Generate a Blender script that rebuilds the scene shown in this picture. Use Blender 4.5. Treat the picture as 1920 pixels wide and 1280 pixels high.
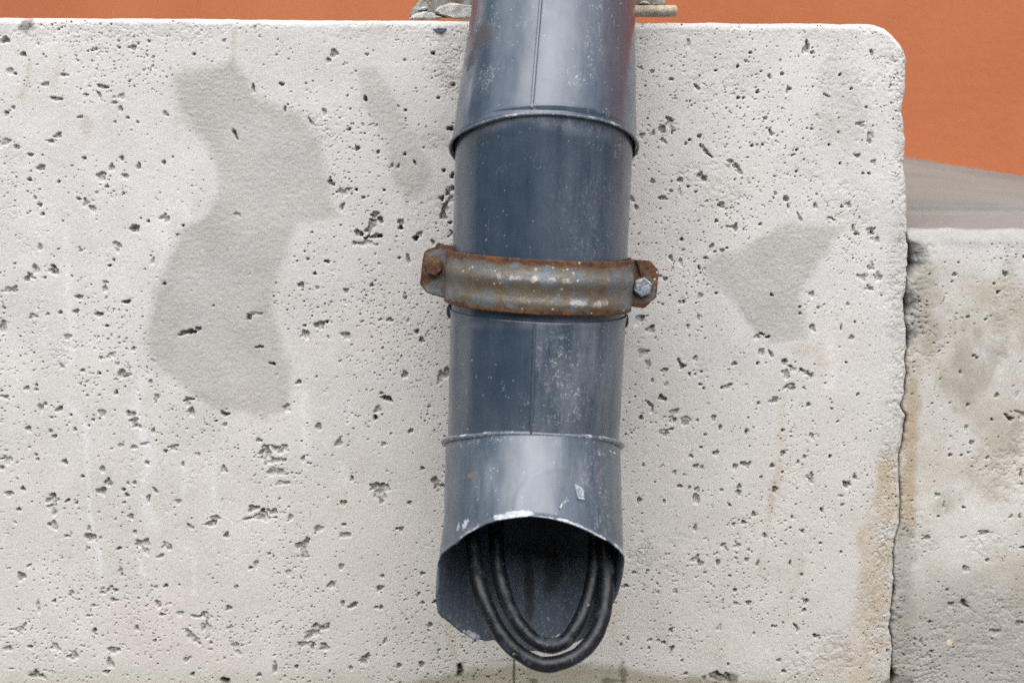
import bpy, bmesh, math
import numpy as np
from math import sin, cos, pi, radians
from mathutils import Vector, Matrix

for o in list(bpy.data.objects):
    bpy.data.objects.remove(o)
scene = bpy.context.scene
COL = scene.collection

# ------------------------------------------------------------------ camera
PITCH = radians(8.0)
CAM = np.array([0.0, -1.17, 0.0])
FPX = 2800.0                                   # focal length in photo pixels (1920 wide)
cd = bpy.data.cameras.new('camera')
cam = bpy.data.objects.new('camera', cd)
COL.objects.link(cam)
cam.location = CAM
cam.rotation_euler = (radians(90) - PITCH, 0, 0)
cd.sensor_width = 36.0
cd.lens = 36.0 * FPX / 1920.0
cd.clip_start = 0.05
cd.clip_end = 500
cd.dof.use_dof = True
cd.dof.focus_distance = 1.13
cd.dof.aperture_fstop = 9.0
scene.camera = cam

# ------------------------------------------------------------------ sky and sun
SUN_EL, SUN_AZ = radians(57), radians(181)      # azimuth clockwise from +Y
world = bpy.data.worlds.new('World')
scene.world = world
world.use_nodes = True
wn = world.node_tree.nodes
wl = world.node_tree.links
wn.clear()
wo = wn.new('ShaderNodeOutputWorld')
wb = wn.new('ShaderNodeBackground')
wb.inputs['Strength'].default_value = 0.15
sk = wn.new('ShaderNodeTexSky')
sk.sky_type = 'NISHITA'
sk.sun_disc = False
sk.sun_elevation = SUN_EL
sk.sun_rotation = SUN_AZ
sk.air_density = 1.0
sk.dust_density = 0.6
sk.ozone_density = 1.0
hs = wn.new('ShaderNodeHueSaturation')          # overcast: the cloud layer greys the sky
hs.inputs['Saturation'].default_value = 0.12
wl.new(sk.outputs[0], hs.inputs['Color'])
wl.new(hs.outputs[0], wb.inputs['Color'])
wl.new(wb.outputs[0], wo.inputs['Surface'])

sd = bpy.data.lights.new('sun', 'SUN')
sd.energy = 0.9
sd.angle = radians(65)
sd.color = (1.0, 0.965, 0.92)
sun = bpy.data.objects.new('sun', sd)
COL.objects.link(sun)
sun_dir = Vector((sin(SUN_AZ) * cos(SUN_EL), cos(SUN_AZ) * cos(SUN_EL), sin(SUN_EL)))
sun.rotation_euler = sun_dir.to_track_quat('Z', 'Y').to_euler()
sun.location = (0, -3, 4)

vs = scene.view_settings
vs.view_transform = 'Standard'
vs.look = 'None'
vs.exposure = 1.78
vs.gamma = 1.0
vs.use_curve_mapping = False
scene.cycles.use_denoising = False
scene.cycles.max_bounces = 8

# ------------------------------------------------------------------ helpers: survey
FW = np.array([0, cos(PITCH), -sin(PITCH)])
UP = np.array([0, sin(PITCH), cos(PITCH)])


def un(px, py, Y):
    """point at depth plane Y that was measured at photo position px, py"""
    d = FW + np.array([1.0, 0, 0]) * (px - 960) / FPX + UP * (640 - py) / FPX
    return CAM + d * ((Y - CAM[1]) / d[1])


def pr(P):
    d = np.asarray(P) - CAM
    w = d @ FW
    return 960 + FPX * d[..., 0] / w, 640 - FPX * (d @ UP) / w


def wallxz(px, py, Y=0.0):
    q = un(px, py, Y)
    return q[0], q[2]


PXM = 1 / 2370.0                                # one photo pixel on the wall, in metres

# ------------------------------------------------------------------ helpers: noise
_rng = np.random.default_rng(7)
_TAB = _rng.random((256, 256)).astype(np.float32)


def vnoise(x, y, seed=0):
    x = np.asarray(x, np.float32) + np.float32(seed * 17.31 % 251)
    y = np.asarray(y, np.float32) + np.float32(seed * 9.77 % 241)
    ix = np.floor(x).astype(np.int32)
    iy = np.floor(y).astype(np.int32)
    fx = (x - ix).astype(np.float32)
    fy = (y - iy).astype(np.float32)
    fx = fx * fx * (3 - 2 * fx)
    fy = fy * fy * (3 - 2 * fy)
    ix &= 255
    iy &= 255
    ix1 = (ix + 1) & 255
    iy1 = (iy + 1) & 255
    a = _TAB[iy, ix]
    b = _TAB[iy, ix1]
    c = _TAB[iy1, ix]
    d = _TAB[iy1, ix1]
    return (a + (b - a) * fx) * (1 - fy) + (c + (d - c) * fx) * fy


def fbm(x, y, f, octv=4, seed=0, gain=0.5):
    s = 0
    amp = 1.0
    tot = 0
    for k in range(octv):
        s = s + amp * (vnoise(x * f, y * f, seed + k * 3.7) - 0.5)
        tot += amp
        amp *= gain
        f *= 2.03
    return s / tot * 2                            # about -1 .. 1


def sstep(a, b, x):
    t = np.clip((x - a) / (b - a), 0, 1)
    return t * t * (3 - 2 * t)


def mix(a, b, t):
    return a + (b - a) * t


def seg_dist(X, Z, pts):
    d = np.full(X.shape, 1e9)
    for (x0, z0), (x1, z1) in zip(pts[:-1], pts[1:]):
        vx, vz = x1 - x0, z1 - z0
        t = np.clip(((X - x0) * vx + (Z - z0) * vz) / (vx * vx + vz * vz + 1e-12), 0, 1)
        d = np.minimum(d, np.hypot(X - x0 - t * vx, Z - z0 - t * vz))
    return d


def poly_sdf(X, Z, pts):
    """signed distance, negative inside"""
    pts = list(pts)
    d = seg_dist(X, Z, pts + pts[:1])
    ins = np.zeros(X.shape, bool)
    for (x0, z0), (x1, z1) in zip(pts, pts[1:] + pts[:1]):
        if z0 == z1:
            continue
        c = ((z0 > Z) != (z1 > Z)) & (X < (x1 - x0) * (Z - z0) / (z1 - z0) + x0)
        ins ^= c
    return np.where(ins, -d, d)


# ------------------------------------------------------------------ helpers: objects
def tag(o, label=None, cat=None, group=None, kind=None):
    if label:
        o['label'] = label
    if cat:
        o['category'] = cat
    if group:
        o['group'] = group
    if kind:
        o['kind'] = kind
    return o


def empty(name, loc, parent=None):
    o = bpy.data.objects.new(name, None)
    COL.objects.link(o)
    o.location = loc
    o.empty_display_size = 0.05
    return o


def link(name, me, mat=None, parent=None):
    o = bpy.data.objects.new(name, me)
    COL.objects.link(o)
    if mat:
        me.materials.append(mat)
    if parent:
        o.parent = parent
        bpy.context.view_layer.update()
        o.matrix_parent_inverse = parent.matrix_world.inverted()
    return o


def np_mesh(name, V, Q, smooth=True):
    """V (n,3), Q (m,4) numpy arrays"""
    me = bpy.data.meshes.new(name)
    me.vertices.add(len(V))
    me.vertices.foreach_set('co', np.asarray(V, np.float32).ravel())
    k = Q.shape[1]
    me.loops.add(len(Q) * k)
    me.loops.foreach_set('vertex_index', np.asarray(Q, np.int32).ravel())
    me.polygons.add(len(Q))
    me.polygons.foreach_set('loop_start', np.arange(0, len(Q) * k, k, dtype=np.int32))
    me.update(calc_edges=True)
    if smooth:
        me.polygons.foreach_set('use_smooth', np.ones(len(Q), bool))
    return me


def fattr(me, name, arr):
    a = me.attributes.new(name, 'FLOAT', 'POINT')
    a.data.foreach_set('value', np.asarray(arr, np.float32).ravel())


def cattr(me, name, arr):
    a = me.attributes.new(name, 'FLOAT_COLOR', 'POINT')
    c = np.ones((len(arr), 4), np.float32)
    c[:, :3] = arr
    a.data.foreach_set('color', c.ravel())


def bm_obj(name, bm, mat=None, parent=None, smooth=False, bevel=0.0, seg=2):
    me = bpy.data.meshes.new(name)
    bmesh.ops.recalc_face_normals(bm, faces=bm.faces)
    if bevel > 0:
        bmesh.ops.bevel(bm, geom=[e for e in bm.edges if e.calc_face_angle(0) > 0.4], offset=bevel,
                        segments=seg, affect='EDGES', profile=0.6)
    bm.to_mesh(me)
    bm.free()
    if smooth:
        for p in me.polygons:
            p.use_smooth = True
    return link(name, me, mat, parent)


def add_box(bm, x0, x1, y0, y1, z0, z1):
    v = [bm.verts.new((x, y, z)) for x in (x0, x1) for y in (y0, y1) for z in (z0, z1)]
    for f in ((0, 1, 3, 2), (4, 6, 7, 5), (0, 4, 5, 1), (2, 3, 7, 6), (0, 2, 6, 4), (1, 5, 7, 3)):
        bm.faces.new([v[i] for i in f])
    return v


def grid_quads(nr, nc):
    i = np.arange(nr - 1)[:, None] * nc + np.arange(nc - 1)[None, :]
    return np.stack([i, i + 1, i + nc + 1, i + nc], -1).reshape(-1, 4)


# ------------------------------------------------------------------ helpers: materials
class M:
    def __init__(self, name, rough=0.8, spec=0.5, metal=0.0):
        self.m = bpy.data.materials.new(name)
        self.m.use_nodes = True
        self.t = self.m.node_tree
        self.n = self.t.nodes
        self.l = self.t.links
        self.b = self.n['Principled BSDF']
        self.b.inputs['Roughness'].default_value = rough
        self.b.inputs['Specular IOR Level'].default_value = spec
        self.b.inputs['Metallic'].default_value = metal

    def node(self, typ, **kw):
        nd = self.n.new(typ)
        for k, v in kw.items():
            setattr(nd, k, v)
        return nd

    def put(self, sock, v):
        if hasattr(v, 'is_output'):
            self.l.new(v, sock)
        elif v is not None:
            sock.default_value = v

    def coord(self, which='Object', scale=(1, 1, 1)):
        tc = self.node('ShaderNodeTexCoord')
        mp = self.node('ShaderNodeMapping')
        mp.inputs['Scale'].default_value = scale
        self.l.new(tc.outputs[which], mp.inputs['Vector'])
        return mp.outputs[0]

    def noise(self, vec, scale, detail=4, rough=0.55, dist=0.0):
        nd = self.node('ShaderNodeTexNoise')
        self.l.new(vec, nd.inputs['Vector'])
        nd.inputs['Scale'].default_value = scale
        nd.inputs['Detail'].default_value = detail
        nd.inputs['Roughness'].default_value = rough
        nd.inputs['Distortion'].default_value = dist
        return nd.outputs['Fac']

    def voro(self, vec, scale, feature='F1'):
        nd = self.node('ShaderNodeTexVoronoi', feature=feature)
        self.l.new(vec, nd.inputs['Vector'])
        nd.inputs['Scale'].default_value = scale
        return nd.outputs['Distance']

    def ramp(self, fac, a, b, lo=0.0, hi=1.0):
        nd = self.node('ShaderNodeMapRange', interpolation_type='SMOOTHSTEP')
        self.put(nd.inputs['Value'], fac)
        nd.inputs['From Min'].default_value = a
        nd.inputs['From Max'].default_value = b
        nd.inputs['To Min'].default_value = lo
        nd.inputs['To Max'].default_value = hi
        return nd.outputs[0]

    def math(self, op, a, b=None):
        nd = self.node('ShaderNodeMath', operation=op)
        self.put(nd.inputs[0], a)
        if b is not None:
            self.put(nd.inputs[1], b)
        return nd.outputs[0]

    def mul(self, a, b):
        return self.math('MULTIPLY', a, b)

    def mixc(self, fac, a, b, blend='MIX'):
        nd = self.node('ShaderNodeMix', data_type='RGBA', blend_type=blend)
        self.put(nd.inputs[0], fac)
        self.put(nd.inputs[6], a if hasattr(a, 'is_output') else (*a, 1))
        self.put(nd.inputs[7], b if hasattr(b, 'is_output') else (*b, 1))
        return nd.outputs[2]

    def attr(self, name, out='Fac'):
        nd = self.node('ShaderNodeAttribute', attribute_name=name)
        return nd.outputs[out]

    def color(self, c):
        self.put(self.b.inputs['Base Color'], c if hasattr(c, 'is_output') else (*c, 1))

    def rough(self, r):
        self.put(self.b.inputs['Roughness'], r)

    def bump(self, h, dist, strength=1.0):
        nd = self.node('ShaderNodeBump')
        nd.inputs['Strength'].default_value = strength
        nd.inputs['Distance'].default_value = dist
        self.l.new(h, nd.inputs['Height'])
        if self.b.inputs['Normal'].is_linked:
            self.l.new(self.b.inputs['Normal'].links[0].from_socket, nd.inputs['Normal'])
        self.l.new(nd.outputs[0], self.b.inputs['Normal'])


def concrete_material(name):
    m = M(name, 0.92, 0.25)
    v = m.coord()
    base = m.attr('tint', 'Color')
    g = m.noise(v, 900, 3, 0.7)
    c = m.mixc(m.ramp(g, 0.3, 0.7, 0.0, 1.0), (0.88, 0.88, 0.88), (1.10, 1.10, 1.10))
    c = m.mixc(1.0, base, c, 'MULTIPLY')
    sand = m.voro(v, 420)
    dark = m.mul(m.ramp(sand, 0.10, 0.22, 1, 0), m.ramp(m.noise(v, 130, 2), 0.52, 0.62))
    c = m.mixc(m.mul(dark, 0.35), c, (0.20, 0.19, 0.18))
    m.color(c)
    m.bump(m.noise(v, 700, 5, 0.7), 0.0006, 0.55)
    m.bump(m.noise(v, 2400, 2, 0.6), 0.0002, 0.5)
    return m.m


CONC = concrete_material('pitted_concrete')

# ================================================================== THE LARGE STRUCTURE
# ---- feature list on the wall, surveyed: x y half-width half-height turn depth(mm) kind (r rough spall, d narrow deep hole)
PITS = """
10 77 9 6 0 5;43 103 6 4 0 5;18 134 6 6 0 2.5;28 139 3.5 3 0 5 d;180 93 3 4 0 4;249 90 5 5 0 4;223 90 3 3 0 4;364 102 3 3 0 5 d;279 78 3 3 0 4;120 141 8 3 5 3;84 159 7 4 0 3.5;106 186 13 3 5 4;193 163 12 4 10 4;187 180 9 3 60 3;228 182 6 6 0 2;162 178 5 2.5 0 3;214 193 6 3 0 3;226 205 5 5 0 2.5;12 214 5 5 0 4.5;25 203 4 4 0 3;150 220 7 3 0 4;216 229 3 3 0 4;239 221 3 3 0 4;310 213 8 3.5 45 3;107 255 8 4 -30 4 r;31 275 8 5 30 4 r;57 291 5 4 0 4;158 297 5 3 0 5 d;77 315 8 6 0 3.5;209 315 5 7 0 4;260 311 5 6 0 4;228 297 4 5 0 5;307 305 4 6 0 4;12 265 14 9 0 2.5 r;95 265 12 4 0 3 r;441 252 3.5 13 -25 7 d;475 165 3 8 -10 5;420 76 4 4 0 2;
55 337 5 4 0 6 d;110 341 3 3 0 6 d;190 331 9 8 0 4;235 331 6 5 0 3;200 350 4 3.5 0 4;181 361 3 3 0 4;231 363 3 3 0 5;65 372 3 5 0 3;75 385 4 5 0 4;80 402 4 4 0 4;163 380 11 6 30 3 r;173 390 9 6 30 3 r;147 373 5 3 30 3;252 429 10 7 -30 6;307 408 10 9 0 3 r;278 415 3 3 0 7 d;343 423 3 2.5 0 6 d;218 465 10 11 0 4 r;75 463 5 7 0 2.5;151 470 4 4 0 2.5;205 498 4 3 0 6 d;213 488 3 3 0 5;286 490 3 8 20 3;101 507 11 7 40 6;67 505 6 9 -20 4;55 518 11 9 0 5 r;84 521 3 3 0 4;197 530 5 4 0 3;197 541 5 7 0 3;22 543 14 6 0 4 r;149 557 7 5 0 4;238 566 8 4 -10 6;62 593 8 6 0 3.5;113 586 4 4 0 5;89 589 3 3 0 4;142 584 6 4 0 4.5;186 590 7 5 0 5;5 613 7 13 0 3;200 611 4 3 0 6 d;127 632 6 7 0 3;308 532 4 3 0 6 d;347 624 14 4.5 -15 6;360 622 8 6 20 9;372 617 6 5 0 6;466 597 6 4 30 7 d;445 403 7 3.5 20 2;
211 668 12 6 0 2 r;220 683 4 4 0 3;230 705 12 12 0 4.5 r;218 736 4 5 0 7 d;250 655 4 5 0 4;189 671 4 4 0 3.5;155 695 5 3.5 0 4;116 687 2.5 6 -30 4;186 700 4 3 0 6 d;164 716 4 4 0 2;293 745 5 8 0 3;282 716 4 5 0 3;50 728 5 5 0 4;68 722 3 3 0 5;68 730 4 3 0 5;11 744 5 4 0 4;76 764 6 7 0 3;85 757 4 4 0 4;112 766 8 5 -45 4;192 774 6 8 -30 3;246 777 8 8 -15 4;251 790 9 9 0 4.5;253 799 4 4 0 8 d;262 800 4 6 -30 3;133 778 3 3 0 4;97 783 3 3 0 4;175 787 3 4 0 4;53 804 6 5 0 4.5;95 808 4 4 0 4;102 818 5 4 0 4;141 805 4 4 0 4;167 798 2 2 0 6 d;287 808 4 7 0 3;355 749 12 3 -3 5;352 756 5 6 0 3;359 772 6 10 0 4.5;422 776 9 4 10 7;405 789 3 2 0 6 d;422 796 5 4 -20 3;252 838 8 4 0 3;270 832 9 3.5 -10 3;227 835 6 4 0 3;323 839 11 6 -10 3 r;310 846 4 5 0 4;370 852 6 4 20 3;122 865 6 5 0 7;68 852 3 3 0 4;71 861 3 4 0 4;15 863 8 9 30 2.5;3 877 4 5 0 5;276 868 7 3 45 4;343 870 3 6 0 4;420 880 6 7 0 4;193 880 5 8 0 3;155 893 4 3.5 0 4.5;202 904 8 10 0 5;191 921 10 9 20 5;17 926 7 6 0 3.5;43 916 5 4 20 6;240 906 3 4 0 4;252 905 4 5 0 3.5;232 918 4 4 0 5;238 928 5 4 30 5;279 937 3 7 0 6;292 920 3 8 -40 4;100 935 12 11 0 6 r;98 952 10 12 0 4 r;127 938 6 2.5 -30 6;143 943 3 3 0 5;335 940 8 6 0 3 r;35 955 5 4 30 5;233 942 4 3 0 4;
100 985 8 10 0 3;92 983 2.5 5 0 8 d;245 968 6 6 0 4;403 973 9 7 -20 4;397 981 12 6 -8 7;425 1003 5 6 0 6;357 987 8 3.5 40 4;170 1007 12 8 0 5;167 992 5 6 0 3;126 1005 6 3 0 3;223 1028 5 3.5 -20 6;268 1020 13 11 0 4 r;275 1035 5 7 0 3;310 1023 10 8 0 3.5 r;300 1043 9 4 -25 3;253 998 4 5 0 3;40 1081 10 9 0 5;55 1060 7 2.5 -40 3;225 1070 4 6 0 3;228 1077 2.5 5 0 4;470 1064 5 3 -20 8 d;205 1106 13 7 0 4 r;215 1125 12 4 0 4 r;311 1098 5 4 0 8 d;293 1101 4 6 0 3;133 1111 5 7 0 4;297 1133 6 9 -30 4;305 1152 6 3 0 5;102 1127 4 4 0 5;176 1135 4 4 0 5;72 1137 3 14 -5 3;428 1140 6 6 0 4.5;338 1150 6 5 0 3;443 1102 4 6 0 4;380 1155 20 6 0 3.5 r;386 1175 8 16 0 4 r;40 1178 9 12 30 2.5 r;177 1181 5 3.5 -40 7;257 1177 4 6 0 5;360 1193 22 6 40 4 r;103 1213 9 9 0 3;12 1215 9 6 0 4 r;57 1212 5 4 0 5;135 1228 11 10 30 4 r;213 1219 11 7 -20 5;207 1243 7 11 0 3.5;200 1259 6 4 0 5;70 1265 15 7 0 4 r;443 1213 6 15 -20 3 r;350 1236 8 6 -20 3;432 1180 6 8 0 3 r;290 1201 4 4 0 5;421 1275 9 6 0 8;361 1264 4 5 0 6;
490 968 24 9 0 4.5 r;492 958 6 5 0 9 d;545 970 5 6 0 3;597 991 9 7 0 4;645 983 5 3 0 5;645 1004 10 7 0 3.5 r;752 992 5 5 0 6;744 991 2.5 2.5 0 6 d;565 1023 9 10 0 4.5 r;575 1015 5 8 30 5;572 1040 8 8 0 3.5;480 1058 5 8 0 3;505 1038 3 3 0 4;541 1073 5 6 0 2.5;640 1062 5 6 0 4;620 1097 8 7 -30 4;713 1102 7 6 0 5;643 1132 4 7 -10 5;661 1135 9 5.5 -20 6;706 1138 4 4 0 4;715 1138 4 5 0 5;785 1113 3 5 0 6;717 1080 4 4 0 4;792 1075 5 4 0 5;817 1128 6 5 0 6;598 1178 20 9 -30 4.5 r;585 1190 14 8 -20 4 r;607 1212 10 8 0 5.5;570 1207 18 6 0 4 r;586 1212 4 8 0 6;685 1237 8 11 10 5;690 1230 5 6 0 6;658 1252 4 5 0 6;748 1247 5 6 0 6;790 1245 5 8 0 5;722 1202 4 7 20 4;807 1172 5 6 0 5;862 1257 6 14 0 7;515 1250 4 14 0 4 r;556 1250 4 5 0 5;486 1265 5 4 0 6;618 1258 2.5 4 0 5;
598 610 12 8 0 5;612 604 4 4 0 7;573 627 6 11 -20 4.5;571 611 3 3 0 5;649 629 8 9 0 4.5;730 600 6 4 0 5;782 622 4 5 0 7;791 637 5 6 0 5.5;759 703 6 8 0 4.5;735 601 3 3 0 5;826 708 7 12 0 4;838 700 8 11 0 4;726 748 12 6 28 11 d;704 783 5 5 0 10 d;708 768 6 8 20 4;715 737 4 3 0 4;598 800 6 9 0 4.5;559 717 6 4 -30 5;538 764 7 8 0 3;485 825 6 4 30 5;497 846 12 9 0 5 r;525 843 14 10 0 5 r;512 862 22 8 0 3.5 r;520 884 18 7 0 3 r;530 905 14 4 0 3 r;568 860 4 8 10 4;635 830 6 9 25 4;720 832 6 5 0 3.5;703 912 9 12 0 5 r;722 914 10 10 0 5 r;714 932 12 12 0 4 r;820 910 11 12 20 4.5 r;792 878 4 4 0 6;660 898 4 6 0 6;644 943 6 6 0 4.5;770 808 6 4 -30 4.5;768 943 4 5 0 5;474 952 8 9 0 5 r;509 960 9 8 0 5 r;487 651 9 3 5 5;468 592 6 3 40 7;478 588 10 4 0 3 r;511 682 6 3 20 6;400 573 2.5 2 0 5;570 625 3 3 0 4;350 747 4 4 0 3;
625 98 8 9 -30 4 r;616 112 5 5 0 3;528 157 5 4 0 4;685 184 3.5 7 -10 8 d;534 205 3 7 0 4;583 228 2.5 11 -28 4;608 210 4 9 -20 3;670 278 4.5 5 0 7;759 289 3.5 3.5 0 5;709 285 4 4 0 4;655 242 3.5 4 0 5;845 240 8 5 0 9 d;822 182 3 3 0 6 d;760 206 3 3 0 6;812 97 4 4 0 5;688 100 4 3 0 4;850 157 4 4 0 6;621 343 9 4 42 6;645 361 9 8 0 4 r;668 356 3 3 0 6;681 371 3.5 3.5 0 6;642 388 4 9 10 4;703 403 8 5 0 6 r;714 412 5 6 0 8;697 420 7 10 20 5 r;693 432 6 9 0 5 r;672 438 9 6 35 7;700 445 18 6 0 7 r;712 443 6 4 0 9;688 455 18 7 0 3 r;752 418 6 7 0 4;751 427 5 5 0 11 d;779 447 6 6 0 12 d;787 440 6 5 -30 5;828 372 9 7 -30 7 r;842 358 6 10 30 6 r;845 375 8 6 0 5 r;835 390 7 10 10 5;831 404 8 8 0 7;812 455 4 6 -30 6;825 463 9 6 15 8;848 330 4 6 0 9 d;844 418 4 3 0 7 d;847 438 2.5 5 10 6;765 485 4 11 -8 4;749 484 3 3 0 6;720 357 3 2.5 0 5;832 320 3.5 4 0 7 d;614 491 6 4 0 5;590 513 3.5 3.5 0 7 d;577 486 3 3 0 4;565 535 6 6 0 4;595 540 4 4 0 3;649 545 6 5 0 3.5;697 535 4 4 0 5;760 558 4 4 0 4;735 310 2.5 5 15 5;747 312 2.5 5 15 5;778 306 2.5 6 -20 5;
1540 80 6 10 0 6;1536 88 8 6 0 4;1550 92 4 4 0 4;1262 145 5 3 10 4;1313 160 8 3 50 4.5;1436 168 4 4 0 6;1486 134 4 4 0 4.5;1460 138 4 6 -20 3;1259 228 8 10 -10 5 r;1264 240 7 10 0 4 r;1245 242 6 8 -30 5;1247 263 8 4 35 4;1317 254 4.5 4 0 7;1298 261 3 3 0 6 d;1290 268 3 3 0 5;1322 274 6 3.5 50 6;1333 286 12 3.5 40 6;1379 302 6 4 20 5;1390 311 8 4 35 5;1398 322 4 8 -30 4;1461 248 4 8 -20 4.5;1227 248 4 6 0 4;1206 252 5 5 0 3;1396 180 4 3 0 6;1407 180 3 2.5 0 4;1548 240 3 3 0 6;1451 220 4 5 0 3;1394 119 3 4 0 6 d;1420 92 4 3 0 5;1350 128 3 2.5 0 5;1296 75 2.5 9 -5 4;1225 130 4 4 0 3;1203 123 4 4 0 3.5;1499 165 3 8 0 4;1505 163 2.5 2.5 0 6;1516 280 3.5 3 0 7;1515 321 3 3 0 7;1508 290 5 2 -20 4;1422 272 4 3 0 4;1444 271 4 3.5 0 4;
1226 340 4.5 5 0 4;1318 329 6 6 0 4 r;1328 335 6 6 0 5 r;1280 338 9 5 0 4 r;1295 350 3 3 0 5;1247 372 9 4 10 5;1187 374 4 8 -30 3;1195 390 4 6 -20 3;1262 358 4 6 -30 3 r;1278 362 4 8 -20 3 r;1360 385 6 6 30 5;1491 373 5 6 0 5.5;1496 390 2.5 8 -8 3.5;1553 386 4 6 0 4;1470 364 3 4 0 4;1520 408 3 12 -30 3.5;1388 427 5 8 -10 4.5;1380 425 7 3 0 4 r;1438 421 4 3.5 0 4;1337 468 3 10 20 4;1341 461 5 4 0 3;1329 484 5 3 20 6;1316 502 2 5 -20 7 d;1282 449 4 4 0 5;1261 484 4 8 -25 4.5;1280 492 3 7 -10 4;1462 553 5 2.5 30 7 d;1250 523 5 4 0 4;1318 555 5 6 0 3;1350 550 3 3 0 6;1278 568 4 6 10 4;1286 566 3 4 0 4;1222 618 7 8 0 5;1203 597 8 7 0 4.5;1195 605 5 8 0 3;1545 552 6 6 0 3;1546 615 6 8 -15 4.5;1452 632 6 3.5 0 7 d;1440 626 6 2.5 20 5;1430 632 7 5 0 3;1521 576 3.5 3 0 6;1521 588 3.5 3 0 6;1294 612 3 6 0 4;1315 595 3 7 0 3;1361 470 5 4 0 4;1371 465 3 2 0 7 d;1347 472 3 2.5 0 5;1310 360 3 3 0 5;1350 414 3 3 0 6;
1276 676 4 6 -20 5;1283 687 6 7 -20 6;1308 672 5 5 0 3;1440 660 6 7 20 3.5;1432 681 3.5 3.5 0 7;1459 664 3 11 -33 5;1385 682 5 4.5 0 5;1372 724 9 4 -25 5;1361 727 4 4 0 5;1318 721 3.5 3.5 0 5;1325 728 3 3 0 5;1320 697 3 3 0 5;1297 702 2.5 5 0 6;1242 745 5 8 -10 6;1250 749 4 4 0 5;1221 758 9 3 45 5;1224 770 3 6 20 3;1204 783 4 5 10 7;1268 772 9 6 -30 4 r;1265 788 9 6 0 5 r;1290 789 8 9 0 3.5 r;1249 812 8 6 0 4.5 r;1262 805 5 3 0 5;1344 784 5 6 10 4;1312 788 3 3 0 4;1357 802 3.5 6 10 5;1328 815 4 2.5 20 6;1409 810 3.5 7 10 5;1350 850 6 5 -10 4.5;1300 856 5 4 0 5;1320 839 4 3 0 4;1310 875 5 6 0 4.5;1322 876 3.5 5 0 6;1388 876 6 6 0 4.5;1405 870 6 5 30 4.5;1414 872 5 7 30 4.5;1485 850 5 7 20 4.5;1531 857 4 5 0 3.5;1517 866 3 5 20 4;1463 873 5 5 0 5.5;1484 885 3 3 0 4;1485 678 8 5 20 6 r;1502 691 8 7 30 6 r;1528 697 10 6 20 6 r;1540 705 5 5 30 5 r;1490 705 12 5 30 3.5 r;1500 725 14 7 0 3.5 r;1528 728 4 4 0 3;1467 750 8 6 0 4.5 r;1435 756 3 4 0 5;1539 759 4.5 4.5 0 5;1483 807 4 4 0 5;1499 810 3 3 0 3;1543 817 5 6 0 3;1268 886 4 6 0 4;1287 890 3 3 0 3;1278 911 5 4 0 5;1297 914 3 5 0 4;1200 937 5 5 20 7;1208 872 3 4 0 4;1312 918 5 6 0 4.5;1310 935 7 11 0 4;1396 912 5 5 0 4.5;1394 924 6 7 0 4;1468 917 6 6.5 20 5;1543 897 7 8 -20 4.5 r;1440 895 3 4 0 6;1360 919 4 4 0 3;1376 947 3 4 -20 6;1248 940 3 5 0 4;1225 714 3 5 0 4;1252 721 4 5 0 3;1248 697 6 7 -20 4 r;1210 660 12 9 0 2.5 r;1217 685 4 11 -15 2.5 r;1308 702 3 3 0 6;
1308 989 4 7 0 5;1384 983 3.5 5 0 5;1404 979 5 4.5 0 5.5;1447 1004 5.5 5 0 5;1424 964 5 5 0 5;1527 996 4 5 -20 5;1503 970 3.5 4.5 0 5;1500 989 3 3 0 5;1312 1045 5 6 0 4.5;1319 1056 6 6 0 5;1307 1050 9 4 0 3;1354 1054 4 7 0 6;1412 1049 5 5 0 5;1434 1056 4 8 10 4.5;1502 1056 3 6 0 6;1365 1021 6 4 -30 4.5;1392 1024 6 5 0 3.5 r;1416 1030 4 3 20 5;1388 1106 4.5 4 0 8 d;1378 1079 3 3 0 7 d;1328 1073 3 2.5 0 7 d;1217 1069 3 2.5 0 6 d;1270 1108 6 6 0 4 r;1416 1130 6 6 0 5;1390 1131 5 4 0 4;1358 1176 7 6 -20 5.5 r;1261 1181 5 5 20 5;1222 1199 3.5 3.5 0 7;1237 1200 3.5 3 0 6;1247 1204 5 3.5 10 7;1264 1213 5 4 0 6;1263 1220 3 6 0 6;1219 1214 3 3 0 7 d;1283 1238 3 3 0 6;1345 1266 12 9 0 5 r;1368 1268 13 9 0 5 r;1326 1270 5 5 0 5;1535 1128 6 8 20 4.5;1534 1143 4 5 0 6;1516 1173 7 3 40 7;1520 1180 3 6 20 6;1558 1192 8 6 0 9 d;1467 1173 4 3 0 6;1474 1174 3 3 0 6 d;1478 1237 5 4 0 5;1488 1258 5 4 10 7;1427 1187 3 4 0 6;1374 1244 2.5 4 -30 6;1290 1262 4 4 0 7 d;1170 1100 5 4 0 4;1175 1098 5 4 0 6;1190 1073 5 3 0 5;1165 1208 3.5 4 0 5;1178 1197 3.5 5 0 5;
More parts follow.
